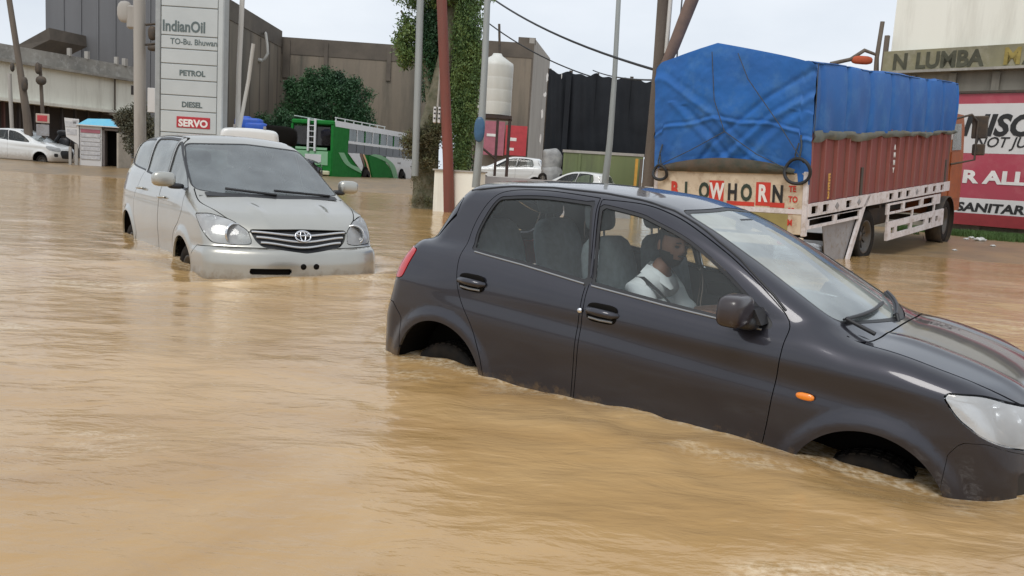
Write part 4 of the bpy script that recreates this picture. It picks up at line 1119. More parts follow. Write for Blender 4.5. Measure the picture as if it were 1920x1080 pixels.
# cab
cb = MB()
prof = [(TL + .12, -.75), (TL + .12, 1.40), (TL + .3, 1.50), (TL + 1.45, 1.45), (TL + 1.6, 1.2), (TL + 1.7, .55), (TL + 1.72, -.75)]
cb.prism(prof, -1.18, 1.18); cb.build('cab', M_TORG, truck)
for s_ in (-1, 1):
    d = MB(); d.prism([(TL + .62, -.45), (TL + .62, .62), (TL + 1.42, .62), (TL + 1.5, -.1), (TL + 1.4, -.45)], s_ * 1.185, s_ * 1.205); dd = d.build('cab_door', M_TORG, truck)
    d = MB(); d.prism([(TL + .66, .66), (TL + .66, 1.25), (TL + 1.25, 1.25), (TL + 1.4, .66)], s_ * 1.183, s_ * 1.198); d.build('window', G_MPV, truck)
    d = MB(); d.tube([(TL + .6, s_ * 1.2, 1.35), (TL + .8, s_ * 1.5, 1.45), (TL + .85, s_ * 1.62, 1.30), (TL + .85, s_ * 1.62, .45), (TL + .6, s_ * 1.2, .35)], .025, 8)
    d.box((TL + .87, s_ * 1.66 - .16, .92), (TL + .94, s_ * 1.66 + .16, 1.42), bev=.02); d.box((TL + .87, s_ * 1.66 - .14, .55), (TL + .94, s_ * 1.66 + .12, .80), bev=.02); d.build('wing_mirror', M_STEEL, truck)
    d = MB(); d.box((TL + .02, s_ * 1.28 - .05, .9), (TL + .12, s_ * 1.28 + .05, 1.62), bev=.01); d.build('corner_post', M_TWHT, truck)
    d = MB(); d.lathe([(.52, -.16), (.54, -.16), (.54, .16), (.52, .16)], 24, M=Matrix.Translation((8.0, s_ * 1.16, -.88)), axis='y')
    d.v = [p for p in d.v]; d.build('wheel_hood', M_STEEL, truck)
ws_ = MB(); ws_.box((TL + 1.63, -1.0, .68), (TL + 1.7, 1.0, 1.15)); ws_.build('windscreen', G_SHIELD, truck)

# tarpaulin draped over hoops: top slopes up to a ridge at the rear, pleats down the side, gathered at the tail
M_TARP = mat('blue_tarpaulin', (.022, .135, .43), rough=.6, spec=.3, col2=(.028, .11, .34), vscale=.9, bump=.12, bscale=9, grime=(.06, .18, .42))
M_TARPU = mat('tarpaulin_grey_hem', (.11, .125, .11), rough=.6, col2=(.16, .15, .11), vscale=4, bump=.4, bscale=12)
def tarp_surface():
    nx, ns = 150, 150
    V = np.zeros((nx, ns, 3))
    # cross-section path parameter s in 0..1: right hem -> up the side -> roof -> left side -> left hem
    hz = 1.06
    for i in range(nx):
        x = -.03 + (TL + .08) * i / (nx - 1)
        ridge = .30 * math.exp(-((x - .25) / 1.3) ** 2)
        sag = -.09 * abs(math.sin(math.pi * x / 1.05)) - .04 * math.sin(x * 1.3)
        zt = 2.13 + .02 * math.sin(x * 2.1)
        zr = lambda y: zt + (ridge + .06) * max(0, 1 - abs(y - .25) / 1.45) ** .9 + sag * (1 - (y / HW) ** 4)
        yy = HW + .035
        L1 = zt - hz; L2 = 2 * yy; tot = 2 * L1 + L2
        hemz = hz + .015 * math.sin(x * 1.9 + .6) + .008 * math.sin(x * 5.1) + .01 * math.sin(x * 11)
        for j in range(ns):
            s = tot * j / (ns - 1)
            if s < L1:
                t = s / L1; y = -yy; z = hemz + (zt - hemz) * t
            elif s < L1 + L2: y = -yy + (s - L1); z = zr(y); t = 1
            else:
                t = 1 - (s - L1 - L2) / L1; y = yy; z = hemz + (zt - hemz) * t
            if abs(y) >= yy - 1e-6:
                sg = math.copysign(1, y)
                pl = abs(((x - .2) / 1.07) % 1 - .5) * 2          # one pleat at every hoop
                y += sg * (-.055 * math.exp(-((1 - pl) / .10) ** 2) * (1 - .3 * t) + .025 * float(vnoise(np.array(x * 1.9), np.array(z * 1.3 + 4))) + .03 * math.sin(math.pi * t) - .03 * t ** 8)
                y += sg * .022 * math.sin(x * 9 + 3.5 * z) * (1 - t) ** 2
            else:
                e = min(1, (yy - abs(y)) / .12); z -= .06 * (1 - e) ** 2
            V[i, j] = (x, y, z)
    n = fb2 = fbm(V[..., 0] * 1.7, V[..., 1] * 1.3 + V[..., 2] * 1.9, 4) * .03
    V[..., 2] += n * (np.abs(V[..., 1]) < HW - .05)
    i = np.arange(nx - 1)[:, None] * ns + np.arange(ns - 1)[None, :]
    Q = np.stack([i, i + ns, i + ns + 1, i + 1], -1).reshape(-1, 4)
    return V.reshape(-1, 3), Q
tarp = empty('tarpaulin', label='wrinkled blue tarpaulin stretched over the load of the goods truck', cat='tarpaulin'); tarp.matrix_world = TM
V, Q = tarp_surface(); rawmesh('cover', V, Q, M_TARP, tarp, smooth=True)
# rear curtain with diagonal pulls towards the lower corners
nx, nz_ = 110, 100; V = np.zeros((nz_, nx, 3))
for j in range(nz_):
    for i in range(nx):
        u = i / (nx - 1); v = j / (nz_ - 1); y = HW + .035 - 2 * (HW + .035) * u
        top = 2.13 + .36 * max(0, 1 - abs(y - .25) / 1.45) ** .9 - .05 * (max(0, abs(y) - HW + .1) / .1) ** 2
        bot = .45 + .13 * math.sin(math.pi * u) ** .8 + .03 * math.sin(u * 19) - .16 * (u > .93) - .10 * (u < .06)
        z = top + (bot - top) * v
        d1 = (v - (1.0 - abs(u - .55) * 1.6)); d2 = (u + v * .75 - 1.15); d3 = (u - v * .8 + .02)
        x = -.045 - .07 * math.sin(math.pi * u) * math.sin(math.pi * min(1, v * 1.1)) ** .7
        x += .02 * math.exp(-(d1 / .035) ** 2) * (v > .45) - .02 * math.exp(-((d1 - .09) / .04) ** 2) * (v > .4)
        x += .020 * math.exp(-(d2 / .02) ** 2) - .03 * math.exp(-((d2 - .05) / .025) ** 2) + .035 * math.exp(-((d2 + .12) / .02) ** 2)
        x += .012 * math.exp(-(d3 / .025) ** 2) - .018 * math.exp(-((d3 + .06) / .02) ** 2)
        x += .012 * math.exp(-((v - .60) / .012) ** 2) - .02 * math.exp(-((v - .63) / .015) ** 2)
        V[j, i] = (x, y, z)
V[..., 0] += .030 * fbm(V[..., 1] * 1.6 + 3, V[..., 2] * 1.6, 5) * 1.2
V[..., 0] += .010 * fbm(V[..., 1] * 7 + V[..., 2] * 5, V[..., 2] * 2.5 - V[..., 1] * 2.5, 3)
i = np.arange(nz_ - 1)[:, None] * nx + np.arange(nx - 1)[None, :]
rawmesh('rear_curtain', V.reshape(-1, 3), np.stack([i, i + nx, i + nx + 1, i + 1], -1).reshape(-1, 4), M_TARP, tarp, smooth=True)
for s_ in (-1, 1):     # rolled grey-green hem hanging below the blue, and a dark rolled hem at the tail
    h_ = MB(); pts = []; rr_ = []
    V = []; F = []
    for k in range(61):
        x = -.02 + (TL + .05) * k / 60; zt = 1.09 + .015 * math.sin(x * 1.9 + .6) + .008 * math.sin(x * 5.1); zb_ = zt - .15 + .01 * x - .02 * math.sin(x * 3.3 + 1) - .015 * math.sin(x * 8)
        V += [(x, s_ * (HW + .045), zt), (x, s_ * (HW + .075 + .02 * math.sin(x * 13)), (zt + zb_) / 2), (x, s_ * (HW + .03 + .03 * math.sin(x * 7)), zb_)]
    for k in range(60):
        for q_ in (0, 1): F.append((3 * k + q_, 3 * k + q_ + 1, 3 * k + q_ + 4, 3 * k + q_ + 3))
    h_.add(V, F, 0, True); h_.build('hem', M_TARPU, tarp)
h_ = MB(); V = []; F = []
M_HEMD = mat('dirty_tail_hem', (.055, .06, .045), rough=.7, col2=(.11, .075, .05), vscale=5, bump=.4, bscale=14)
for k in range(41):
    u = k / 40; y = HW - .12 - (2 * HW - .3) * u; zt = .49 + .16 * math.sin(math.pi * u) ** .8; zb_ = .445
    V += [(-.10, y, zt + .03), (-.15 - .02 * math.sin(u * 40), y, (zt + zb_) / 2), (-.085, y, zb_)]
for k in range(40):
    for q_ in (0, 1): F.append((3 * k + q_, 3 * k + q_ + 1, 3 * k + q_ + 4, 3 * k + q_ + 3))
h_.add(V, F, 0, True); h_.build('hem', M_HEMD, tarp)
M_ROPE = mat('dirty_rope', (.07, .085, .10), rough=.9, var=.4, vscale=20)
for pts in ([(-.13, -.15, 2.30), (-.16, -.35, 1.9), (-.17, -.9, 1.2), (-.13, -1.30, .62)], [(-.13, .3, 2.35), (-.19, .2, 1.6), (-.19, .0, 1.1), (-.17, -.55, .75), (-.12, -1.1, .50)], [(-.17, .0, 1.1), (-.18, .6, .80), (-.12, 1.2, .55)],
            [(-.03, -HW - .055, 2.08), (-.04, -HW - .06, 1.5), (-.05, -HW - .06, 1.0)]):
    r_ = MB(); r_.tube(pts, .007, 6); r_.build('rope', M_ROPE, tarp)
M_TUBE = mat('black_inner_tube_rubber', (.02, .022, .026), rough=.6, var=.3)
for y, z, r_, lb in ((1.20, .42, .13, 'small black rubber ring on the left corner of the truck tailboard'), (-1.21, .50, .20, 'large black rubber ring with rope on the right corner of the truck tailboard')):
    e = empty('rubber_ring', label=lb, cat='rubber ring'); e.matrix_world = TM @ Matrix.Translation((-.13, y, z))
    b = MB(); b.tube([(.03 * math.sin(a * 2), r_ * math.cos(a), r_ * .95 * math.sin(a)) for a in [2 * math.pi * k / 26 for k in range(27)]], .026, 10, cap=False); b.build('ring', M_TUBE, e)
    b = MB(); b.tube([(0, -.02, r_ * .9), (.03, -.03 if y < 0 else .03, r_ + .18), (.06, 0, r_ + .34)], .014, 6); b.tube([(.01, .04, r_ * .85), (.03, .06, r_ + .05), (-.0, .0, r_ + .22)], .012, 6); b.build('rope', M_ROPE, e)
# ------------------------------------------------------------------ person driving the hatchback
M_SKIN = mat('brown_skin', (.30, .155, .10), rough=.5, var=.15, vscale=8)
M_SHIRT = mat('white_cotton_shirt', (.86, .88, .88), rough=.85, col2=(.74, .77, .78), vscale=5, bump=.3, bscale=18)
M_HAIR = mat('black_hair', (.012, .01, .009), rough=.6, var=.4, vscale=40)
M_SBELT = mat('seat_belt_webbing', (.02, .02, .022), rough=.7)
def skin_mesh(name, verts, edges, radii, material, parent, sub=2, root=0):
    me = bpy.data.meshes.new(name); me.from_pydata(verts, edges, []); o = bpy.data.objects.new(name, me); COL.objects.link(o)
    o.modifiers.new('skin', 'SKIN'); 
    lay_ = me.skin_vertices[0].data
    for i, r_ in enumerate(radii):
        rr = r_ if isinstance(r_, tuple) else (r_, r_); lay_[i].radius = rr; lay_[i].use_root = (i == root)
    sb = o.modifiers.new('sub', 'SUBSURF'); sb.levels = sub; sb.render_levels = sub
    dg = bpy.context.evaluated_depsgraph_get(); m2 = bpy.data.meshes.new_from_object(o.evaluated_get(dg))
    bpy.data.objects.remove(o); m2.name = name; m2.materials.clear(); m2.materials.append(material)
    m2.polygons.foreach_set('use_smooth', [True] * len(m2.polygons))
    return link(bpy.data.objects.new(name, m2), parent)
drv = empty('person', label='man in a white shirt driving the dark grey hatchback, hands on the steering wheel', cat='person')
pose(drv, HP); drv.matrix_world = drv.matrix_world @ Matrix.Translation((.075, 0, -.06))
yd = -.36
# local coordinates of the car: hips on the seat at x -.05, looking forward and a little towards the camera side
bv = [(-.10, yd, .72), (-.14, yd, .88), (-.155, yd, 1.03), (-.145, yd, 1.115), (-.115, yd, 1.17), (-.095, yd, 1.22),   # 0-5 spine to skull base
      (-.135, yd - .17, 1.055), (-.05, yd - .205, .90), (.17, yd - .13, .965), (.27, yd - .10, .985),                 # 6-9 right arm
      (-.135, yd + .17, 1.055), (-.03, yd + .20, .90), (.17, yd + .17, .965), (.27, yd + .16, .99),                   # 10-13 left arm
      (-.06, yd - .10, .70), (.36, yd - .13, .72), (.62, yd - .12, .42), (.70, yd - .12, .40),                         # 14-17 right leg
      (-.06, yd + .10, .70), (.36, yd + .13, .72), (.62, yd + .12, .42), (.70, yd + .12, .40)]
be = [(0, 1), (1, 2), (2, 3), (3, 4), (4, 5), (3, 6), (6, 7), (7, 8), (8, 9), (3, 10), (10, 11), (11, 12), (12, 13), (0, 14), (14, 15), (15, 16), (16, 17), (0, 18), (18, 19), (19, 20), (20, 21)]
br = [(.15, .11), (.145, .11), (.15, .10), (.07, .06), .05, .056, .05, .045, .036, .026, .05, .048, .036, .026, .09, .075, .05, .04, .09, .075, .05, .04]
body = skin_mesh('body', bv, be, br, M_SKIN, drv)
# shirt: slightly larger shell over torso and upper arms, open collar
sv = bv[:4] + [(-.115, yd, 1.15), (-.13, yd - .16, 1.06), (-.07, yd - .20, .94), (.03, yd - .18, .925), (-.13, yd + .16, 1.06), (-.05, yd + .195, .94), (.04, yd + .185, .925)]
sr = [(.165, .125), (.16, .125), (.18, .13), (.135, .105), .068, .088, .064, .058, .080, .064, .058]
shirt = skin_mesh('shirt', sv, [(0, 1), (1, 2), (2, 3), (3, 4), (3, 5), (5, 6), (6, 7), (3, 8), (8, 9), (9, 10)], sr, M_SHIRT, drv)
cl = MB()
for s_ in (-1, 1):      # two open collar points folded down from the neck
    cl.add([(-.185, yd, 1.195), (-.165, yd + s_ * .075, 1.185), (-.095, yd + s_ * .088, 1.165), (-.045, yd + s_ * .052, 1.125), (-.012, yd + s_ * .035, 1.075),
            (-.21, yd, 1.15), (-.185, yd + s_ * .11, 1.14), (-.09, yd + s_ * .135, 1.125), (-.005, yd + s_ * .095, 1.07)],
           [(0, 1, 6, 5), (1, 2, 7, 6), (2, 3, 8, 7), (3, 4, 8)], 0, True)
cl.build('collar', M_SHIRT, shirt)
# head as one shaped surface with eye sockets, nose, lips, ears
def head_mesh():
    n, k = 40, 56; V = []; F = []
    for i in range(n + 1):
        ph = -math.pi / 2 + math.pi * i / n
        for j in range(k):
            th = 2 * math.pi * j / k
            x, y, z = math.cos(ph) * math.cos(th), math.cos(ph) * math.sin(th), math.sin(ph)
            f = max(0, x)
            X, Y, Z = x * .098, y * .076, z * .122
            if z < 0: Y *= 1 - .28 * (-z) ** 1.3; X = X * (1 - .10 * (-z)) + .012 * (-z)
            if x < 0 and z < -.2: X *= 1 - .45 * (-z - .2)
            g = lambda cy, cz, sy, sz: math.exp(-((y - cy) / sy) ** 2 - ((z - cz) / sz) ** 2) * (x > 0)
            X += .026 * g(0, -.10, .13, .17) + .010 * g(0, .08, .08, .18) - .010 * (g(.36, .05, .16, .11) + g(-.36, .05, .16, .11))
            X += .006 * g(0, .22, .55, .10) + .009 * g(0, -.42, .25, .06) + .008 * g(0, -.52, .22, .05) - .006 * g(0, -.47, .26, .022) + .010 * g(0, -.78, .30, .14)
            V.append((X, Y, Z))
    for i in range(n):
        for j in range(k): F.append((i * k + j, i * k + (j + 1) % k, (i + 1) * k + (j + 1) % k, (i + 1) * k + j))
    return V, F
hdM = Matrix.Translation((-.065, yd, 1.305)) @ Matrix.Rotation(R(-34), 4, 'Z') @ Matrix.Rotation(R(6), 4, 'Y')
V, F = head_mesh(); hb = MB(); hb.add([tuple(hdM @ Vector(v)) for v in V], F, 0, True)
for s_ in (-1, 1): superq(hb, (0, 0, 0), (.014, .008, .03), .8, 12, M=hdM @ Matrix.Translation((-.005, s_ * .078, -.008)))
head = hb.build('head', M_SKIN, drv)
hr = MB(); Vh = [(v[0] * 1.07 - .004, v[1] * 1.09, v[2] * 1.07 + .002) for v in V]
Fh = [f for f in F if (lambda c: (c[2] > .055 or (c[0] < .02 and c[2] > -.03) or c[0] < -.05 and c[2] > -.055))([sum(Vh[q_][t] for q_ in f) / 4 for t in range(3)])]
hr.add([tuple(hdM @ Vector(v)) for v in Vh], Fh, 0, True); hr.build('hair', M_HAIR, head)
bdm = MB(); Vb = [(v[0] * 1.035 + .001, v[1] * 1.05, v[2] * 1.03 - .001) for v in V]
Fb = [f for f in F if (lambda c: c[2] < -.028 and c[0] > -.03 and not (c[0] > .07 and c[2] > -.040) and (abs(c[1]) > .034 or c[2] < -.068))([sum(Vb[q_][t] for q_ in f) / 4 for t in range(3)])]
bdm.add([tuple(hdM @ Vector(v)) for v in Vb], Fb, 0, True); bdm.build('beard', M_HAIR, head)
ms = MB()
for s_ in (-1, 1):
    superq(ms, (.092, s_ * .030, .004), (.008, .014, .007), .9, 12, M=hdM); superq(ms, (.103, s_ * .030, .026), (.005, .019, .004), .9, 12, M=hdM)
superq(ms, (.105, 0, -.043), (.007, .026, .005), .9, 12, M=hdM); ms.build('eyes_brows_moustache', M_HAIR, head)
# hands wrapped round the wheel rim: palm plus five curled fingers each
for s_, wx in ((-1, yd - .10), (1, yd + .16)):
    hv = [(.25, wx, .985), (.31, wx + s_ * .01, .995), (.345, wx + s_ * .015, 1.01)]
    he = [(0, 1), (1, 2)]; hrad = [.026, (.034, .02), (.036, .018)]
    for q_, (dy, ln) in enumerate(((-.03, .9), (-.01, 1.0), (.012, .95), (.032, .8))):
        b0 = len(hv); hv += [(.375, wx + dy + s_ * .015, 1.02), (.40 , wx + dy + s_ * .015, 1.02 - .008), (.405, wx + dy + s_ * .015, .985 - .006 * ln), (.385, wx + dy + s_ * .015, .965)]
        he += [(2, b0), (b0, b0 + 1), (b0 + 1, b0 + 2), (b0 + 2, b0 + 3)]; hrad += [.0105, .010, .009, .008]
    b0 = len(hv); hv += [(.32, wx - s_ * .035, .985), (.35, wx - s_ * .045, .975), (.375, wx - s_ * .035, .968)]; he += [(1, b0), (b0, b0 + 1), (b0 + 1, b0 + 2)]; hrad += [.013, .011, .009]
    skin_mesh('hand', hv, he, hrad, M_SKIN, drv, sub=1)
sb_ = MB(); rows = [(-.17, yd - .15, 1.10), (-.09, yd - .21, 1.115), (-.01, yd - .19, 1.06), (.05, yd - .12, .98), (.075, yd - .02, .90), (.07, yd + .10, .80)]
V = []
for (a, b_, c) in rows: V += [(a - .018, b_, c + .018), (a + .018, b_ - .004, c - .022)]
sb_.add(V, [(2 * k, 2 * k + 1, 2 * k + 3, 2 * k + 2) for k in range(5)], 0, True); sb_.build('seat_belt', M_SBELT, drv)
# ------------------------------------------------------------------ background: helpers
def P(px, py, Y): return Vector(at(px, py, Y))
def plan(px, Y): p = at(px, 300, Y); return Vector((p[0], p[1]))
def zat(px, py, Y): return float(at(px, py, Y)[2])
def wall_box(name, A, B, z0, z1, th, material, parent=None, out=0.0, bev=0.0):
    """upright slab from plan point A to B; out moves it along the normal that faces the camera"""
    A = Vector((A[0], A[1])); B = Vector((B[0], B[1])); d = (B - A); L = d.length; d.normalize()
    n = Vector((d.y, -d.x))
    if n.dot(-A) < 0: n = -n
    M_ = Matrix(((d.x, n.x, 0, A.x + n.x * out), (d.y, n.y, 0, A.y + n.y * out), (0, 0, 1, 0), (0, 0, 0, 1)))
    b = MB(); b.box((0, -th, z0), (L, 0, z1), bev=bev, M=M_)
    return b.build(name, material, parent)
def along(A, B, t): return Vector((A[0] + (B[0] - A[0]) * t, A[1] + (B[1] - A[1]) * t))
def pole(name, pts, r, material, label, cat='pole', group=None, n=12):
    o = empty(name, tuple(pts[0]), 0, label, cat, group); b = MB(); o0 = Vector(pts[0])
    b.tube([Vector(p) - o0 for p in pts], r, n); b.build('shaft', material, o)
    return o

M_BRWN = mat('weathered_brown_render', (.26, .215, .165), rough=.9, col2=(.15, .13, .105), vscale=.30, bump=.4, bscale=3, grime=(.09, .085, .07), streak=True)
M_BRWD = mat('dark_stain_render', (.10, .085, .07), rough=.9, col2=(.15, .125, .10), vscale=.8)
M_LGREY = mat('pale_grey_render', (.40, .38, .35), rough=.9, col2=(.32, .30, .27), vscale=.5, streak=True, grime=(.22, .2, .18))
M_WHW = mat('cream_whitewash', (.86, .85, .76), rough=.9, col2=(.80, .79, .70), vscale=.4, grime=(.62, .60, .52), streak=True)
M_STAIN = mat('mouldy_parapet_render', (.36, .34, .30), rough=.9, col2=(.22, .21, .19), vscale=.9, grime=(.50, .48, .44))
M_GSHED = mat('grey_shed_cladding', (.15, .15, .155), rough=.7, col2=(.12, .12, .125), vscale=.4, streak=True)
M_SHOP = mat('dark_shopfront', (.075, .06, .055), rough=.6, col2=(.045, .04, .04), vscale=.6)
M_SHOPR = mat('reddish_shutter_paint', (.13, .06, .05), rough=.6, col2=(.09, .05, .045), vscale=.6)
M_CONC = mat('stained_concrete', (.30, .28, .23), rough=.9, col2=(.20, .185, .15), vscale=.8, bump=.3, bscale=5, grime=(.13, .12, .10), streak=True)
M_BAND = mat('mossy_yellow_sign_band', (.27, .25, .15), rough=.85, col2=(.17, .16, .11), vscale=1.2, grime=(.33, .31, .24))
M_PINK = mat('faded_crimson_billboard', (.42, .055, .09), rough=.5, col2=(.36, .07, .09), vscale=.5, grime=(.45, .12, .14))
M_DRED = mat('deep_red_billboard', (.30, .035, .04), rough=.5, var=.2)
M_BWHT = mat('white_billboard_sheet', (.66, .65, .64), rough=.5, var=.08, vscale=.8)
M_PGREY = mat('galvanised_pole_metal', (.36, .38, .37), rough=.5, metal=.3, col2=(.27, .29, .28), vscale=2, streak=True)
M_PWHT = mat('white_painted_pole', (.62, .61, .58), rough=.5, col2=(.45, .44, .41), vscale=2, streak=True)
M_PRED = mat('red_oxide_pole_paint', (.24, .06, .042), rough=.65, col2=(.13, .05, .035), vscale=1.5, streak=True, grime=(.13, .06, .045))
M_WOOD = mat('dark_timber_pole', (.10, .08, .065), rough=.85, col2=(.17, .14, .11), vscale=3, streak=True, bump=.4)
M_PYL = mat('pale_grey_pylon_panel', (.50, .53, .53), rough=.35, col2=(.44, .47, .47), vscale=.8)
M_PYLS = mat('pylon_side_metal', (.36, .37, .36), rough=.4, metal=.3, var=.15)
M_PYLR = mat('dark_grey_pylon_print', (.10, .13, .13), rough=.5)
M_BLKN = mat('black_shade_net', (.008, .010, .014), rough=.75, col2=(.014, .017, .022), vscale=1.2, bump=.6, bscale=2, spec=.3)
M_GWALL = mat('green_painted_boundary', (.17, .20, .09), rough=.8, col2=(.12, .155, .07), vscale=.7, streak=True, grime=(.09, .10, .06))
M_TANK = mat('white_tank_plastic', (.66, .66, .62), rough=.45, col2=(.55, .55, .5), vscale=2, streak=True)
M_ANGL = mat('rusty_angle_iron', (.05, .03, .025), rough=.7, var=.4)
M_GREEN = mat('bus_green_paint', (.018, .19, .035), rough=.75, spec=.15, col2=(.012, .15, .028))
M_GREEL = mat('bus_pale_green_paint', (.26, .50, .30), rough=.7, var=.1, spec=.2)
M_BUSW = mat('bus_white_paint', (.66, .67, .68), rough=.35, var=.08, coat=.5)
M_BUSB = mat('bus_maroon_stripe', (.16, .06, .02), rough=.4, var=.2)
M_BUSO = mat('bus_pale_orange_stripe', (.70, .42, .20), rough=.4, var=.1)
M_BUSG = glass('bus_window_glass', (.35, .42, .42), refl=.8, haze_sheen=.5, haze_sheen_col=(.22, .28, .29))
M_BUSD = glass('bus_dark_window_glass', (.12, .11, .11), refl=.2, haze_sheen=.7, haze_sheen_col=(.03, .028, .028))
M_BARK = mat('mossy_bark', (.22, .20, .14), rough=.95, col2=(.08, .09, .05), vscale=4, bump=.8, bscale=12, grime=(.20, .19, .15))
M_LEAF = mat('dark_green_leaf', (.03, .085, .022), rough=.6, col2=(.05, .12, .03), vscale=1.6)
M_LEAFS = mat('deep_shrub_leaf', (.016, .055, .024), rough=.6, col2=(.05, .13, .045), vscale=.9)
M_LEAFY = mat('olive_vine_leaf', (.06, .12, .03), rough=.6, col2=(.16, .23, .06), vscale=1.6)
M_LEAFB = mat('dry_brown_leaf', (.13, .10, .055), rough=.8, col2=(.10, .12, .05), vscale=3)
M_GRASS = mat('wet_grass_blade', (.045, .10, .018), rough=.7, col2=(.07, .13, .03), vscale=3)
M_BLUE = mat('bright_blue_sheet', (.02, .10, .50), rough=.5, var=.2)
M_BLUER = mat('pale_blue_kiosk_roof', (.10, .42, .62), rough=.5, col2=(.16, .48, .60))
M_WIRE = mat('black_cable', (.015, .015, .016), rough=.6)
M_LSIGN = mat('blue_sign_disc', (.05, .13, .24), rough=.4, var=.3)
M_FLAG = mat('orange_cloth', (.50, .10, .04), rough=.8, var=.2)
M_LITT = mat('pale_litter_plastic', (.62, .62, .60), rough=.5, var=.2)

# ------------------------------------------------------------------ right: marble shop, billboard, grass
RA, RB = plan(1640, 26.6), plan(1990, 23.0)
zt = lambda px, py, t: zat(px, py, along(RA, RB, t)[1])
def rz(py): return zat(1860, py, along(RA, RB, .63)[1])
b1 = empty('marble_shop_building', (RA.x, RA.y, 0), 0, 'stained concrete building with a mossy painted name band, right edge of the photo', 'building')
b1.rotation_euler = (0, 0, math.atan2(RB.y - RA.y, RB.x - RA.x)); LR = (RB - RA).length
def rb(name, x0, x1, z0, z1, y0, y1, m_, par=b1, bev=0):
    b = MB(); b.box((x0, y0, z0), (x1, y1, z1), bev=bev); return b.build(name, m_, par)
rb('wall', 0, LR + 4, .3, rz(128), 0, 8, M_CONC); rb('name_band', -.05, LR + 4, rz(128), rz(84), -.12, 8, M_BAND)
rb('upper_wall', .0, LR + 4, rz(84), rz(84) + 1.6, .25, 8, M_WHW); rb('ledge', -.1, LR + 4, rz(128) - .05, rz(128) + .02, -.3, 0, M_STAIN)
rb('corner_pipe', -.10, .02, rz(180), rz(50), -.10, .02, M_WOOD)
for i in range(6): rb('pilaster', .75 + i * 1.15, .95 + i * 1.15, .3, rz(130) - .06, -.08, 0, M_CONC)
Mb = Matrix(((1, 0, 0, 0), (0, 0, -1, -.125), (0, 1, 0, 0), (0, 0, 0, 1)))
M_BLET = mat('dark_faded_band_lettering', (.09, .09, .06), rough=.85, var=.4)
M_BLET2 = mat('yellow_faded_band_lettering', (.36, .28, .08), rough=.85, var=.4)
for s_, px, mm_ in (('N', 1655, M_BLET), ('LUMBA', 1697, M_BLET), ('M', 1858, M_BLET2), ('ARBLE', 1896, M_BLET)):
    d_ = (RB - RA).normalized(); r_ = Vector(at(px, 300, 1.0)[:2]); x = float(np.linalg.solve(np.array([[d_.x, -r_.x], [d_.y, -r_.y]]), -np.array(RA))[0])
    text_mesh('band_lettering', s_, .62, mm_, b1, Matrix.Translation((x, 0, rz(121))) @ Mb, bold=.022, depth=.012, xs=.93)
bb = empty('billboard', (RA.x, RA.y, 0), b1.rotation_euler[2], 'crimson and white sanitaryware billboard standing on the grass beside the truck cab', 'billboard')
x0 = 2.05
def bp_(name, z0, z1, m_, d=0.0, xa=None): 
    return rb(name, xa or x0, LR + 4, z0, z1, -.42 - d, -.36 - d, m_, bb)
bp_('upper_panel', rz(424), rz(178), M_PINK); bp_('white_panel', rz(290), rz(197), M_BWHT, .004); bp_('white_strip', rz(402), rz(374), M_BWHT, .004); bp_('red_strip', rz(424), rz(403), M_DRED, .003)
rb('frame_post', x0 - .08, x0, .3, rz(174), -.48, -.34, M_STEEL, bb); rb('frame_rail', x0 - .08, LR + 4, rz(177), rz(173), -.48, -.34, M_STEEL, bb)
def xl(px, out=0.3):
    """distance along the shop front at which a column of the photograph meets it"""
    d = (RB - RA).normalized(); n_ = Vector((d.y, -d.x)); n_ = -n_ if n_.dot(-RA) < 0 else n_
    A = RA + n_ * out; r_ = Vector(at(px, 300, 1.0)[:2])
    M2 = np.array([[d.x, -r_.x], [d.y, -r_.y]]); return float(np.linalg.solve(M2, -np.array(A))[0])
def btext(s_, px, py, size, m_, bold=0, shear=0, xs=1.0):
    text_mesh('billboard_lettering', s_, size, m_, bb, Matrix.Translation((xl(px, .43), -.306, rz(py))) @ Mb, bold=bold, depth=.004, shear=shear, xs=xs)
btext('NISO', 1796, 256, .80, M_LBLK, .03, .2, .98); btext('NOT JUST', 1822, 278, .40, M_LBLK, .004, .25, .95); btext('R ALL', 1808, 345, .48, M_LWHT, .02, 0, 1.35); btext('SANITARY', 1804, 398, .33, M_LBLK, .012, .1, 1.30)
fl = empty('orange_flag', tuple(P(1612, 120, 27)), 0, 'orange cloth bundle on a dark frame above the truck roof line', 'flag')
b = MB(); superq(b, (.05, 0, .12), (.34, .1, .13), .7, 14); b.build('cloth', M_FLAG, fl)
b = MB(); b.tube([(-.9, 0, -.05), (-.3, 0, .12), (.1, 0, .42), (.5, 0, .3), (.6, 0, -.6)], .06, 8); b.tube([(.55, 0, 1.3), (.5, 0, .2), (.6, 0, -2)], .07, 8); b.build('frame', M_WOOD, fl)

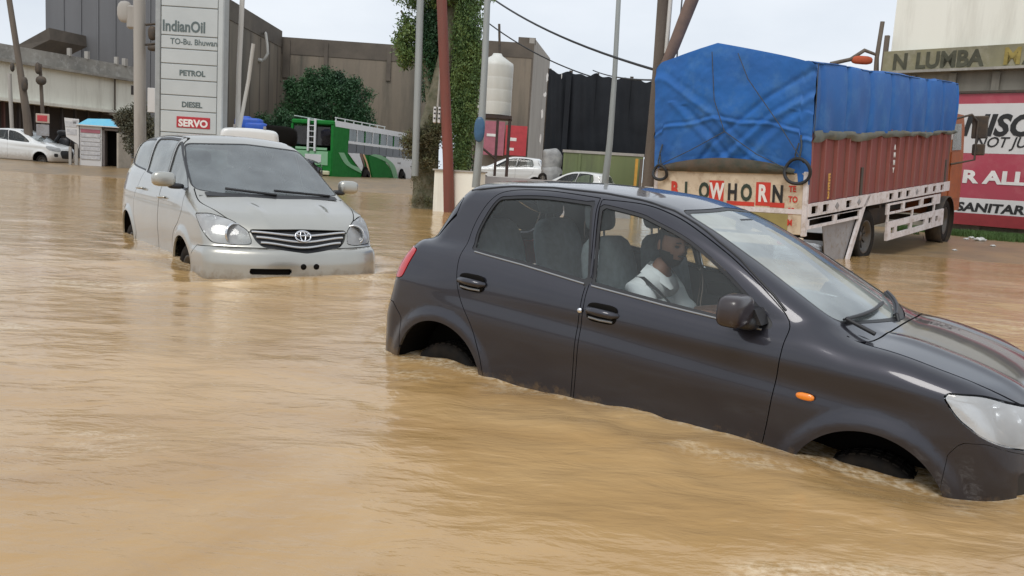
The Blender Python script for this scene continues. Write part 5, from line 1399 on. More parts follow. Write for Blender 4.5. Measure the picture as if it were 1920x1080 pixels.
def blades(name, pts, hgt, wid, material, label=None):
    n = len(pts); pts = np.array(pts); a = RNG.uniform(0, 2 * math.pi, n); h_ = hgt * RNG.uniform(.5, 1.3, n); ln = RNG.uniform(-.5, .5, (n, 2)) * h_[:, None]
    d = np.stack([np.cos(a), np.sin(a), np.zeros(n)], 1) * wid
    mid = pts + np.stack([ln[:, 0] * .3, ln[:, 1] * .3, h_ * .6], 1); tip = pts + np.stack([ln[:, 0], ln[:, 1], h_], 1)
    V = np.stack([pts - d, pts + d, mid + d * .7, mid - d * .7, tip], 1).reshape(-1, 3)
    i = np.arange(n)[:, None] * 5
    T = np.concatenate([i + [0, 1, 2], i + [0, 2, 3], i + [3, 2, 4]])
    o = rawmesh(name, V, T, material); o['kind'] = 'stuff'
    if label: o['label'] = label
    return o
gp = []
for _ in range(26000):
    t = random.uniform(.3, 1.25); o_ = abs(random.gauss(0, 1.3)) + .2
    A = along(RA, RB, t); d = (RB - RA).normalized(); n_ = Vector((d.y, -d.x)); n_ = -n_ if n_.dot(-A) < 0 else n_
    q_ = A + n_ * (o_ * 1.1 + .35)
    if vnoise(np.array(q_.x * .9), np.array(q_.y * .9)) + .12 < -.1 + .12 * o_: continue
    gp.append((q_.x, q_.y, float(ground_z(np.array(q_.x), np.array(q_.y))) - .01))
tag(blades('grass', gp, .14, .008, M_GRASS), 'short green grass on the bank below the billboard')
GB = along(RA, RB, .72)
for i, (px, py, sz, lb) in enumerate(((1838, 452, .16, 'largest crumpled white plastic scrap on the muddy bank by the truck front wheel'), (1822, 447, .09, 'small white scrap just left of the large plastic scrap'), (1862, 462, .07, 'small pale scrap lying nearest the water on the grassy bank'), (1812, 449, .08, 'pale scrap lying closest to the truck front wheel'), (1790, 470, .06, 'grey scrap on the mud below the truck front wheel'))):
    Y = 20.5 - i * .25; p = P(px, py, Y); gz = float(ground_z(np.array(p.x), np.array(p.y)))
    for _ in range(25):
        p = P(px, py, Y); gz = float(ground_z(np.array(p.x), np.array(p.y))); Y += (p.z - gz) * 3.5
    b = MB(); superq(b, (0, 0, sz * .2), (sz, sz * .6, sz * .28), 1.2, 10)
    b.v = [(x * (1 + .5 * math.sin(9 * y / sz)), y, z * (1 + .6 * math.sin(7 * x / sz))) for x, y, z in b.v]
    o = b.build('litter', M_LITT); o.location = (p.x, p.y, gz); tag(o, lb, 'litter', 'litter on the bank')

# ------------------------------------------------------------------ far brown building with dark buttress stains
F0, F1, F2 = plan(330, 42), plan(522, 60), plan(800, 60.5)
bd_ = empty('brown_warehouse', (F1.x, F1.y, .8), 0, 'tall blank brown warehouse wall with dark vertical stains below its parapet', 'building')
def local(o): o.location = tuple(-Vector(bd_.location)); return o
def W_(name, A, B, z0, z1, th, m_, out=0.0): o = wall_box(name, A, B, z0, z1, th, m_, bd_, out); o.location = (-bd_.location[0], -bd_.location[1], -bd_.location[2]); return o
zl = zat(522, 72, 60)
W_('wall', F0, F1, .3, zl + .4, .4, M_BRWN); W_('wall', F1, F2, .3, zl, .4, M_BRWN)
W_('parapet', F1, F2, zl - 1.0, zl + .12, .45, M_BRWD, .04); W_('parapet', F0, F1, zl - .6, zl + .5, .45, M_BRWD, .04)
for px, w, py1 in ((526, 14, 145), (601, 8, 135), (717, 9, 150)):
    t = (px - 522) / 278; A = along(F1, F2, max(t, .004)); B = along(F1, F2, max(t, 0) + w / 278 * .9)
    W_('buttress', A, B, zat(px, py1, 60), zl - .1, .3, M_BRWD, .12)
for t in np.linspace(.08, .95, 9):
    A = along(F0, F1, t); B = along(F0, F1, t + .008); W_('render_joint', A, B, .3, zl - .7, .05, M_BRWD, .015)
T0, T1, T2 = plan(870, 50), plan(988, 50), plan(1019, 58)
bt = empty('brown_tower_block', (T0.x, T0.y, .8), 0, 'brown block with a pale right flank behind the white water tank', 'building')
def T_(name, A, B, z0, z1, th, m_, out=0.0): o = wall_box(name, A, B, z0, z1, th, m_, bt, out); o.location = (-bt.location[0], -bt.location[1], -bt.location[2]); return o
ztp = zat(960, 80, 50)
T_('wall', T0, T1, .3, ztp, .3, M_BRWN); T_('wall', T1, T2, .3, zat(1008, 96, 55), .3, M_LGREY); T_('parapet', T0, T1, ztp - .8, ztp + .03, .3, M_BRWD, .03)
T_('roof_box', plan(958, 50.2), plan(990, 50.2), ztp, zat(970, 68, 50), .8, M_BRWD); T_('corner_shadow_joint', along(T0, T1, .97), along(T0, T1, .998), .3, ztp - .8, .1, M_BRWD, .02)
pb = empty('red_poster_board', (T0.x, T0.y, 0), 0, 'red poster board with white lines at the foot of the brown block', 'poster')
def PB(name, pa, pb_, ya, yb, m_, out): o = wall_box(name, plan(pa, 49.5), plan(pb_, 49.5), zat(940, yb, 49.5), zat(940, ya, 49.5), .06, m_, pb, out); o.location = (-T0.x, -T0.y, 0); return o
M_PRD = mat('red_poster_print', (.50, .05, .06), rough=.5, var=.2); M_PPK = mat('faded_pink_poster_print', (.42, .14, .18), rough=.5, var=.2)
PB('poster_sheet', 905, 943, 228, 292, M_PPK, .05); PB('poster_sheet', 945, 985, 234, 290, M_PRD, .06)
for xa, xb, ya, yb in ((950, 966, 257, 263), (952, 962, 276, 281), (910, 930, 252, 257)): PB('white_print_line', xa, xb, ya, yb, M_LWHT, .075)

# ------------------------------------------------------------------ far left: shop block, grey shed
L0, L1 = plan(-90, 47), plan(258, 59)
bl = empty('cream_shop_block', (L0.x, L0.y, .8), 0, 'long cream walled shop block with stained parapet and dark shopfronts, far left', 'building')
def L_(name, t0, t1, z0, z1, th, m_, out=0.0): o = wall_box(name, along(L0, L1, t0), along(L0, L1, t1), z0, z1, th, m_, bl, out); o.location = (-bl.location[0], -bl.location[1], -bl.location[2]); return o
zw0, zw1 = zat(250, 212, 59), zat(250, 152, 59)
L_('wall', 0, 1, zw0, zw1, 6, M_WHW); L_('parapet', 0, 1, zw1, zw1 + .95, .5, M_STAIN, -.3); L_('ledge', 0, 1, zw1 - .10, zw1 + .05, .5, M_STAIN, .35); L_('slab_edge', 0, 1, zw0 - .18, zw0, 6, M_WHW, .5)
L_('shopfront', 0, .18, .3, zw0 - .18, 5, M_SHOPR, -.8); L_('shopfront', .18, 1, .3, zw0 - .18, 5, M_SHOP, -.8)
for i in range(13):
    t = .02 + i * .075; L_('shopfront_post', t, t + .008, .3, zw0 - .18, .2, M_SHOPR if i < 4 else M_SHOP, -.1)
L_('drain_pipe', .845, .85, zw0, zw1, .08, M_BRWD, .09)
for t, w in ((.60, .01), (.93, .018), (.70, .012), (.88, .01)): L_('parapet_post', t, t + w, zw1 + .9, zw1 + 1.4, .3, M_LGREY, -.2)
L_('window', .955, .985, zw0 + 1.2, zw0 + 1.8, .1, M_SHOP, .03)
L_('awning', .78, .99, zw0 - .35, zw0 - .16, 1.0, M_BRWD, 1.0)
G0, G1 = plan(88, 72), plan(310, 72)
gs_ = empty('grey_shed', (G0.x, G0.y, .8), 0, 'large flat grey shed rising behind the cream shop block', 'building')
o = wall_box('wall', G0, G1, .3, zat(200, -60, 72), 8, M_GSHED, gs_); o.location = (-G0.x, -G0.y, -.8)
for i in range(1, 7):
    A = along(G0, G1, i / 7); o = wall_box('cladding_rib', A, A + (G1 - G0).normalized() * .12, .5, zat(200, -60, 72) - .1, .1, M_GSHED, gs_, .08); o.location = (-G0.x, -G0.y, -.8)
H0, H1 = plan(-60, 66), plan(92, 68)
hs_ = empty('old_roofed_house', (H0.x, H0.y, .8), 0, 'grey weathered house with a dark slanting roof, top left corner', 'building')
o = wall_box('wall', H0, H1, .3, zat(40, 98, 66), 6, M_STAIN, hs_); o.location = (-H0.x, -H0.y, -.8)
b = MB(); A_, B_, C_, D_ = P(30, 86, 65), P(92, 52, 67), P(94, 74, 67), P(36, 102, 65)
off = Vector((.3, 5, .2)); V = [A_, B_, C_, D_, A_ + off, B_ + off, C_ + off, D_ + off]; V = [v - Vector((H0.x, H0.y, .8)) for v in V]
b.add(V, [(0, 1, 2, 3), (4, 7, 6, 5), (0, 4, 5, 1), (1, 5, 6, 2), (2, 6, 7, 3), (3, 7, 4, 0)]); b.build('roof', M_BRWD, hs_)
b = MB(); A_, B_ = P(-30, 96, 64.5), P(92, 112, 66); b.box((0, 0, 0), ((B_ - A_).length, .3, .7), M=frame_matrix(A_ - Vector((H0.x, H0.y, .8)), B_ - A_, (0, 0, 1)) @ Matrix.Rotation(R(90), 4, 'X')); b.build('ledge', M_WHW, hs_)

# ------------------------------------------------------------------ fuel price pylon and its neighbours
Yp = 26.0
py_ = empty('fuel_price_pylon', tuple(P(352, 330, Yp)), 0, 'tall pale grey fuel station pylon with name boards and a red panel near its foot', 'sign')
pz0 = py_.location[2]
ppm = FPX / Yp
ang = -.063 * 0
def pyz(py): return zat(352, py, Yp) - pz0
X = lambda px: (px - 352) / ppm
zbase = .3 - pz0
b = MB(); b.box((X(291), .02, zbase), (X(414), .5, pyz(-56)), bev=.03); b.build('core', M_PYLS, py_)
edges = [-60, 14, 68, 93, 121, 151, 180, 209, 250, 300]
for a_, c_ in zip(edges[:-1], edges[1:]):
    b = MB(); b.box((X(301), -.035, pyz(c_) + .012), (X(404), .025, pyz(a_) - .012), bev=.012); b.build('name_board', M_PYL, py_)
b = MB(); b.box((X(405), -.05, zbase), (X(414) + .01, .06, pyz(-58)), bev=.02); b.build('edge_trim', M_PYL, py_)
b = MB(); b.box((X(291) - .01, -.05, zbase), (X(300), .06, pyz(-58)), bev=.02); b.build('edge_trim', M_PYLS, py_)
Mp = Matrix(((1, 0, 0, 0), (0, 0, -1, -.040), (0, 1, 0, 0), (0, 0, 0, 1)))
def ptext(s_, px, py, size, m_, bold=0, xs=1.0): text_mesh('pylon_lettering', s_, size, m_, py_, Matrix.Translation((X(px), 0, pyz(py))) @ Mp, bold=bold, depth=.004, xs=xs)
ptext('IndianOil', 303, 60, .44, M_PYLR, .012, .80); ptext('TO-Bu. Bhuwan', 318, 84, .24, M_PYLR, .003, .90); ptext('PETROL', 335, 142, .22, M_PYLR, .008, 1.0); ptext('DIESEL', 340, 201, .22, M_PYLR, .008, .95)
b = MB(); b.box((X(331), -.055, pyz(240)), (X(393), -.034, pyz(219)), bev=.01); b.build('red_name_panel', mat('red_sign_print', (.45, .03, .04), rough=.4, var=.15), py_)
text_mesh('pylon_lettering', 'SERVO', .29, M_LWHT, py_, Matrix.Translation((X(335), -.018, pyz(237))) @ Mp, bold=.012, depth=.004, xs=1.02)
gp_ = pole('concrete_post', [P(263, 300, 27), P(261, -60, 27)], .18, M_LGREY, 'thick grey concrete post just left of the fuel price pylon', 'post')
b = MB(); b.box((-.42, -.1, 4.0), (-.12, .1, 4.7), bev=.05); superq(b, (-.5, 0, 4.5), (.24, .1, .33), .8, 14); b.build('floodlight', M_LGREY, gp_)
b = MB()
for z in (3.55, 4.15): b.tube([(.15, 0, z), (.55, 0, z + .06)], .035, 6)
superq(b, (.38, -.05, 3.9), (.13, .1, .22), .8, 12); superq(b, (.40, -.05, 3.45), (.17, .1, .09), .8, 12); b.build('bracket', M_STEEL, gp_)
b = MB(); b.box((.22, -.02, 1.5), (.52, .02, 2.25), bev=.01); b.build('notice_board', M_BWHT, gp_)
pole('flag_pole', [P(444, 290, 27), P(448, 130, 27), P(457, -60, 27)], .075, M_PWHT, 'thick white pole standing just right of the fuel price pylon', 'pole')
pole('leaning_pipe', [P(448, 245, 26.7), P(466, 150, 26.6), P(475, 82, 26.5)], .055, M_PWHT, 'thin white pipe leaning against the thick white pole', 'pipe')
gl_ = empty('gooseneck_lamp', tuple(P(500, 62, 55)), 0, 'small curved white lamp arm hanging on the brown warehouse wall', 'lamp')
b = MB(); o0 = P(500, 62, 55); b.tube([P(498, 62, 55) - o0, P(501, 85, 55) - o0, P(502, 100, 55) - o0, P(496, 111, 55) - o0, P(489, 114, 55) - o0], .09, 8); superq(b, P(486, 113, 55) - o0, (.25, .2, .14), .9, 12); b.tube([P(498, 62, 55) - o0, P(498, 60, 57.6) - o0], .06, 6); b.build('arm', M_PWHT, gl_)

# ------------------------------------------------------------------ poles, tank, signs in the middle distance
pole('grey_green_pole', [P(778, 330, 22.6), P(783, 180, 22.6), P(790, -60, 22.6)], .095, M_PGREY, 'grey green steel pole in front of the ivy covered trunk', 'pole')
rp_ = pole('red_pole', [P(842, 402, 21.8), P(840, 300, 21.8), P(834, 150, 21.8), P(826, -60, 21.8)], [.14, .135, .13, .13], M_PRED, 'stout red oxide pole rising out of the water beside the tree', 'pole')
mb_ = empty('meter_box', tuple(P(820, 216, 21.9)), 0, 'pair of small white fittings fixed beside the red pole', 'box')
for dx in (-.06, .055):
    b = MB(); b.box((dx - .035, -.10, -.20), (dx + .035, .06, .20), bev=.015)
    for z in (-.1, .02, .12): b.box((dx - .02, -.112, z), (dx + .025, -.10, z + .035), 1)
    b.build('cover', [M_BWHT, M_BLK], mb_)
b = MB(); b.tube([(.0, 0, 1.9), (.02, .02, .9), (0, .02, .2)], .035, 6); b.build('conduit', M_LGREY, mb_)
lp = pole('street_light_pole', [P(892, 352, 20.8), P(903, 230, 20.8), P(909, 120, 20.8), P(916, -60, 20.8)], [.10, .09, .08, .075], M_PGREY, 'pale grey street light pole with a blue disc, left of the water tank', 'pole')
b = MB(); superq(b, tuple(P(899, 243, 20.6) - P(892, 352, 20.8)), (.13, .05, .30), .85, 18); b.build('blue_disc', M_LSIGN, lp)
tk = empty('water_tank', tuple(P(921, 300, 33)), 0, 'white plastic water tank raised on a dark iron stand', 'water tank')
tz = lambda py: zat(921, py, 33) - tk.location[2]
b = MB(); rr = .64; pr = [(.001, tz(100)), (.16, tz(100)), (.2, tz(104)), (.62 * rr / .64, tz(118)), (rr, tz(124))]
for k in range(4):
    za = tz(124 + k * 23); zb_ = tz(124 + (k + 1) * 23); pr += [(rr, za - .02), (rr, zb_ + .04), (rr * .992, zb_ + .02), (rr, zb_)]
pr += [(rr, tz(216)), (.001, tz(216))]
b.lathe(pr, 28); b.build('tank_body', M_TANK, tk)
b = MB(); b.box((-.7, -.65, tz(223)), (.7, .65, tz(217))); b.build('stand_platform', M_ANGL, tk)
for x, y in ((-.62, -.55), (.62, -.55), (-.62, .55), (.62, .55), (.18, -.58)):
    b = MB(); b.box((x - .05, y - .05, .0 - .6), (x + .05, y + .05, tz(222))); b.build('leg', M_ANGL, tk)
b = MB(); b.tube([(-.62, -.58, tz(270)), (.18, -.6, tz(298))], .045, 6); b.build('brace', M_ANGL, tk)
lw = empty('low_white_wall', tuple(P(815, 390, 22.2)), 0, 'low whitewashed wall standing in the water behind the red pole', 'wall')
o = wall_box('wall', plan(816, 22.3), plan(900, 21.4), .1, zat(860, 322, 22), .25, M_WHW, lw); o.location = (-lw.location[0], -lw.location[1], -lw.location[2])
o = wall_box('coping', plan(814, 22.3), plan(902, 21.4), zat(860, 322, 22), zat(860, 319, 22), .33, M_LGREY, lw, .04); o.location = (-lw.location[0], -lw.location[1], -lw.location[2])
lw2 = wall_box('low_grey_kerb_wall', plan(903, 24), plan(1190, 25), .1, zat(1000, 336, 24.5), .4, mat('pale_lilac_kerb_render', (.42, .41, .42), rough=.8, var=.2, vscale=1.2)); tag(lw2, 'low pale kerb wall just above the hatchback roof line', 'wall')
# shade net screen
N0, N1 = plan(1018, 34), plan(1232, 33)
sn = empty('black_shade_screen', (N0.x, N0.y, 1), 0, 'tall black shade net screen stretched between posts behind the boundary wall', 'screen')
Ln = (N1 - N0).length; sn.rotation_euler = (0, 0, math.atan2(N1.y - N0.y, N1.x - N0.x))
zb_l, zt_l, zb_r, zt_r = zat(1018, 284, 34) - 1, zat(1030, 130, 34) - 1, zat(1205, 297, 33.2) - 1, zat(1225, 150, 33) - 1
for a_, c_ in ((0, .195), (.19, .425), (.42, .725), (.72, 1.0)):
    nx, nz_ = 24, 30; V = []
    for j in range(nz_):
        for i in range(nx):
            t = a_ + (c_ - a_) * i / (nx - 1); u = i / (nx - 1); v = j / (nz_ - 1)
            zb0 = zb_l + (zb_r - zb_l) * t + .05 * math.sin(t * 23); zt0 = zt_l + (zt_r - zt_l) * t - .10 * math.sin(math.pi * u) + .04 * math.sin(t * 50)
            V.append((t * Ln, -.10 * math.sin(math.pi * u) * math.sin(math.pi * v) + .03 * math.sin(u * 14 + 3 * v), zb0 + (zt0 - zb0) * v))
    i = np.arange(nz_ - 1)[:, None] * nx + np.arange(nx - 1)[None, :]
    rawmesh('net_panel', V, np.stack([i, i + 1, i + nx + 1, i + nx], -1).reshape(-1, 4), M_BLKN, sn, smooth=True)
for t in (.0, .19, .424, .724, 1.0):
    b = MB(); b.box((t * Ln - .06, .12, -.8), (t * Ln + .06, .24, zt_l + (zt_r - zt_l) * t + .05)); b.build('post', M_STEEL, sn)
b = MB(); b.box((.19 * Ln - .1, -.22, -.8), (.19 * Ln + .10, -.06, zt_l - .2)); b.build('front_post', M_BLKN, sn)
for z, x, w, h_ in ((zt_l - .35, -.02, .12, .5), (zt_l - 1.0, -.06, .16, .28), (zt_l - 1.7, -.12, .14, .5), (zt_l - 2.7, -.12, .08, .6), (zt_l - .25, .55, .05, .3)):
    b = MB(); k_ = [(x + w * random.uniform(.25, .5) * math.cos(a), z + h_ * random.uniform(.22, .5) * math.sin(a)) for a in np.linspace(0, 2 * math.pi, 11)[:-1]]; b.prism(k_, -.17, -.15); b.build('torn_white_scrap', M_BWHT, sn)
gw = empty('green_boundary_wall', (0, 0, 0), 0, 'green painted boundary wall with a pale top rail below the black shade screen', 'wall')
wall_box('wall', plan(1056, 32), plan(1206, 31.5), .3, zat(1130, 290, 32), .2, M_GWALL, gw)
wall_box('top_rail', plan(1054, 32), plan(1207, 31.5), zat(1130, 290, 32), zat(1130, 285, 32), .26, M_LGREY, gw, .03)
for px in (1084, 1114, 1136, 1168): wall_box('pier', plan(px, 31.9), plan(px + 5, 31.9), .3, zat(1130, 291, 32), .2, M_GWALL, gw, .06)
for px, m_ in ((1192, M_LYEL), (1201, M_WOOD), (1208, M_WOOD)): wall_box('end_post', plan(px, 31), plan(px + 5, 31), .3, zat(1200, 298, 31), .1, m_, gw)
pole('steel_light_pole', [P(1134, 345, 27), P(1143, 270, 27), P(1152, 150, 27), P(1163, -60, 27)], [.11, .10, .08, .07], M_PGREY, 'slim galvanised pole in front of the black shade screen', 'pole')
up = pole('timber_utility_pole', [P(1216, 350, 16.2), P(1226, 240, 16.2), P(1236, 130, 16.2), P(1250, -80, 16.2)], [.13, .12, .12, .115], M_WOOD, 'dark weathered utility pole against the left side of the truck', 'utility pole')
o0 = P(1216, 350, 16.2)
b = MB(); b.tube([P(1238, 140, 15.95) - o0, P(1262, 90, 15.9) - o0, P(1325, -70, 15.9) - o0], [.07, .11, .13], 10); b.build('diagonal_brace', mat('brown_timber_brace', (.20, .13, .10), rough=.8, col2=(.12, .085, .07), vscale=3), up)
b = MB(); b.box(tuple(P(1276, 118, 16.3) - o0 - Vector((.07, .05, 0))), tuple(P(1276, -60, 16.3) - o0 + Vector((.07, .05, 0)))); b.build('bracket_plate', M_BLK, up)
b = MB(); b.tube([P(1249, 100, 16.05) - o0, P(1262, -60, 16.05) - o0], .04, 6); b.build('cable_duct', M_PWHT, up)
def cable(a, c, sag, r, label):
    b = MB(); o0 = Vector(a); pts = [(Vector(a).lerp(Vector(c), t) - Vector((0, 0, sag * 4 * t * (1 - t)))) - o0 for t in np.linspace(0, 1, 16)]
    b.tube(pts, r, 6); o = b.build('overhead_cable', M_WIRE); o.location = o0; tag(o, label, 'cable'); return o
cable(P(900, -20, 30), P(1238, 134, 16.2), .25, .028, 'thick black cable running down to the timber utility pole')
cable(P(905, 35, 40), P(1130, 150, 34.5), .3, .03, 'thin grey cable dropping to the top of the black shade screen')
cable(P(1112, 132, 34), P(1236, 150, 20), .1, .022, 'short cable between the black shade screen and the timber utility pole')
pole('rooftop_antenna', [P(937, 98, 49), P(936, 45, 49)], .07, M_STEEL, 'thin dark antenna above the brown block roof', 'antenna')

# ------------------------------------------------------------------ left roadside: poles, kiosk, signs
pa = pole('leaning_utility_pole', [P(58, 300, 37.5), P(50, 215, 37.5), P(36, 120, 37.5), P(8, -60, 37.5)], [.20, .17, .13, .11], M_WOOD, 'dark leaning utility pole standing over the far white hatchback', 'utility pole')
b = MB(); o0 = P(58, 300, 37.5); superq(b, tuple(P(46, 158, 37.3) - o0), (.13, .12, .32), .8, 12); b.build('junction_box', M_STEEL, pa)
pb2 = pole('lamp_post', [P(84, 300, 38), P(80, 215, 38), P(75, 120, 38)], [.09, .08, .07], M_WOOD, 'thin post with dark round fittings left of the kiosk', 'post')
b = MB(); o0 = P(84, 300, 38); superq(b, tuple(P(77, 151, 37.8) - o0), (.22, .16, .20), .9, 14); superq(b, tuple(P(71, 128, 37.8) - o0), (.12, .1, .26), .9, 12); b.build('fitting', M_STEEL, pb2)
pc = pole('short_post', [P(24, 270, 42), P(20, 190, 42), P(18, 138, 42)], .09, M_LGREY, 'short pale post at the far left edge', 'post')
b = MB(); superq(b, tuple(P(23, 126, 42) - P(24, 270, 42)), (.10, .1, .22), .9, 12); b.build('cap', M_STEEL, pc)
rs = empty('red_sign', tuple(P(80, 222, 37.6)), 0, 'small red and cream sign board on the thin post left of the kiosk', 'sign')
b = MB(); b.box((-.30, -.03, -.20), (.30, .03, .20), bev=.02); b.build('board', mat('cream_sign_border', (.45, .36, .30), rough=.6), rs)
b = MB(); b.box((-.22, -.045, -.13), (.22, -.025, .13), bev=.01); b.build('red_face', M_PRD, rs)
b = MB(); b.box((-.28, -.02, -.75), (.28, .02, -.26), bev=.01); b.build('lower_board', M_GREYP, rs)
Yk = 36.5; kk = empty('roadside_kiosk', tuple(P(172, 302, Yk)), R(14), 'small white kiosk with a pale blue roof, papered sides and a dark doorway', 'kiosk')
kp = FPX / Yk; kz = lambda d: d / kp
b = MB(); b.box((-.45, -.1, -.4), (.42, 1.5, kz(64)), bev=.02); b.build('cabin', M_BWHT, kk)
b = MB(); b.box((.42, .0, -.4), (.50, 1.5, kz(62))); b.box((1.06, -.02, -.4), (1.16, 1.5, kz(62))); b.box((.42, 1.42, -.4), (1.1, 1.5, kz(62))); b.box((.42, .0, kz(58)), (1.16, 1.5, kz(62))); b.build('doorway_frame', mat('grey_brown_kiosk_board', (.28, .25, .24), rough=.8, var=.2), kk)
b = MB(); b.box((.50, .6, -.4), (1.06, .7, kz(58))); b.build('door', M_DARK, kk)
b = MB(); b.prism([(-.55, -.25), (1.28, -.25), (1.1, 1.55), (-.35, 1.55)], kz(64), kz(66), plane='xy'); b.build('eave', M_BWHT, kk)
b = MB(); V = [(-.50, -.22, kz(66)), (1.0, -.22, kz(66)), (.8, 1.4, kz(66)), (-.3, 1.4, kz(66)), (-.25, .45, kz(78)), (.62, .45, kz(80)), (.62, .95, kz(80)), (-.2, .95, kz(78))]
b.add(V, [(0, 1, 5, 4), (1, 2, 6, 5), (2, 3, 7, 6), (3, 0, 4, 7), (4, 5, 6, 7)]); b.build('roof', M_BLUER, kk)
M_PAPER = mat('newsprint_grey', (.42, .42, .44), rough=.8, col2=(.60, .60, .60), vscale=9)
for i in range(7):
    b = MB(); z = kz(58) - i * .185; b.box((-.40, -.135, z - .15), (.36, -.10, z), bev=.006); b.build('magazine_rack', M_PAPER if i else M_PPK, kk)
b = MB(); b.prism([(-.46, kz(75)), (-.46, kz(20)), (-.52, kz(30)), (-.95, kz(42)), (-1.02, kz(76))], -.16, -.12); b.build('side_flap', M_BWHT, kk)
for z0, z1, xa, xb in ((kz(60), kz(70), -.98, -.55), (kz(46), kz(56), -.92, -.55), (kz(66), kz(73), -.7, -.5)):
    b = MB(); b.box((xa, -.175, z0), (xb, -.162, z1)); b.build('pasted_notice', M_PAPER, kk)
b = MB(); b.box((-.62, -.2, -.4), (-.5, -.08, kz(30))); b.box((-.85, -.2, -.4), (-.75, -.1, kz(24))); b.build('side_post', M_LGREY, kk)
cs = wall_box('sacking_screen', plan(222, 36.4), plan(246, 37), .3, zat(230, 250, 36.5), .1, mat('pale_sacking', (.42, .38, .32), rough=.9, var=.2)); tag(cs, 'pale sacking screen leaning at the right side of the kiosk', 'screen')
mc = empty('parked_motorcycle', tuple(P(122, 285, 38.5)), 0, 'dark motorcycle parked between the far white hatchback and the kiosk', 'motorcycle')
b = MB(); b.tube([(-.5, 0, .3), (-.2, 0, .75), (.3, 0, .78), (.5, 0, .35)], .09, 8); superq(b, (.05, 0, .85), (.4, .15, .12), .7, 14); b.tube([(.42, 0, .9), (.55, 0, 1.15), (.35, -.25, 1.2)], .03, 6); superq(b, (.0, 0, .45), (.25, .15, .2), .7, 12); b.build('frame', M_BLK, mc)
for x in (-.55, .62):
    b = MB(); b.lathe([(.22, -.05), (.30, -.05), (.32, 0), (.30, .05), (.22, .05)], 20, M=Matrix.Translation((x, 0, .2)), axis='y'); b.build('tyre', M_RUB, mc)
bh = empty('blue_bundle', tuple(P(467, 236, 40)), 0, 'bright blue sheet bundled on a dark load behind the white van', 'bundle')
b = MB(); superq(b, (0, 0, .10), (.62, .3, .26), .35, 18); superq(b, (.35, -.05, -.05), (.5, .3, .22), .4, 14); superq(b, (-.2, 0, .3), (.3, .2, .14), .5, 12); b.build('sheet', M_BLUE, bh)
b = MB(); superq(b, (.9, .2, -.4), (1.3, .4, .5), .5, 20); b.build('load', M_DARK, bh)
# ------------------------------------------------------------------ vegetation
def leaf_cloud(name, blobs, n, size, material, parent, hang=0.0):
    """thousands of small folded leaves gathered in sprigs through the blobs' volume; blobs = [(centre, radii, weight)]"""
    w = np.array([b_[2] for b_ in blobs], float); w /= w.sum()
    pick = RNG.choice(len(blobs), n // 9, p=w)
    C0 = np.array([b_[0] for b_ in blobs], float)[pick]; R0 = np.array([b_[1] for b_ in blobs], float)[pick]
    d = RNG.normal(size=C0.shape); d /= np.linalg.norm(d, axis=1, keepdims=True); rad = RNG.random(len(d)) ** .45
    sp = C0 + d * R0 * rad[:, None]
    P_ = np.repeat(sp, 9, axis=0) + RNG.normal(size=(len(sp) * 9, 3)) * size * np.array([1.6, 1.6, 1.3 + hang * 4])
    m_ = len(P_); a = RNG.normal(size=(m_, 3)) + np.array([0, -.2, -.3 - hang]); a /= np.linalg.norm(a, axis=1, keepdims=True)
    b = np.cross(a, RNG.normal(size=(m_, 3))); b /= np.linalg.norm(b, axis=1, keepdims=True)
    s = size * RNG.uniform(.6, 1.4, m_)[:, None]
    V = np.stack([P_, P_ + a * s + b * s * .42, P_ + a * s * 2.1, P_ + a * s - b * s * .42], 1).reshape(-1, 3)
    i = np.arange(m_)[:, None] * 4
    return rawmesh(name, V, (i + np.array([0, 1, 2, 3])), material, parent)
def branches(name, segs, material, parent):
    b = MB()
    for pts, rr in segs: b.tube(pts, rr, 10)
    return b.build(name, material, parent)

tr = empty('ivy_covered_tree', tuple(P(796, 392, 23.4)), 0, 'mossy tree trunk standing in the water under hanging vines', 'tree')
o0 = Vector(tr.location); Q_ = lambda px, py, Y: P(px, py, Y) - o0
b = MB(); tr_pts = [Q_(797, 402, 23.4), Q_(795, 380, 23.4), Q_(796, 330, 23.4), Q_(800, 270, 23.4), Q_(816, 200, 23.5), Q_(838, 110, 23.6), Q_(855, 0, 23.8)]
b.tube(tr_pts, [.42, .36, .34, .33, .28, .26, .22], 22)
b.v = [(x + .035 * math.sin(9 * z + 5 * y), y + .03 * math.sin(11 * z + 3 * x), z) for x, y, z in b.v]
b.build('trunk', M_BARK, tr)
branches('branch', [([Q_(812, 215, 23.5), Q_(800, 130, 23.7), Q_(775, 60, 23.9), Q_(752, 20, 24)], [.16, .10, .06, .03]), ([Q_(845, 90, 23.6), Q_(875, 30, 23.7), Q_(890, -30, 23.8)], [.15, .10, .05])], M_BARK, tr)
pxm = 23.5 / FPX
def blob(px, py, rx, ry, Y=23.6, w=1, ryd=.5): return (tuple(Q_(px, py, Y)), (rx * pxm, ryd, ry * pxm), w)
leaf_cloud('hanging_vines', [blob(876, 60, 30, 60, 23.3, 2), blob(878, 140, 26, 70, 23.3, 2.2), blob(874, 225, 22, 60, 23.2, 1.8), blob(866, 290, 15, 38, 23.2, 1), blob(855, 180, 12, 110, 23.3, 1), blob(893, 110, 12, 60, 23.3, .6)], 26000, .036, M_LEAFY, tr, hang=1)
leaf_cloud('inner_vines', [blob(868, 130, 34, 130, 23.9, 2), blob(812, 110, 22, 90, 23.9, 1.5), blob(808, 60, 26, 50, 23.9, 1.2), blob(866, 300, 18, 30, 23.6, .5)], 24000, .042, M_LEAFS, tr, hang=.8)
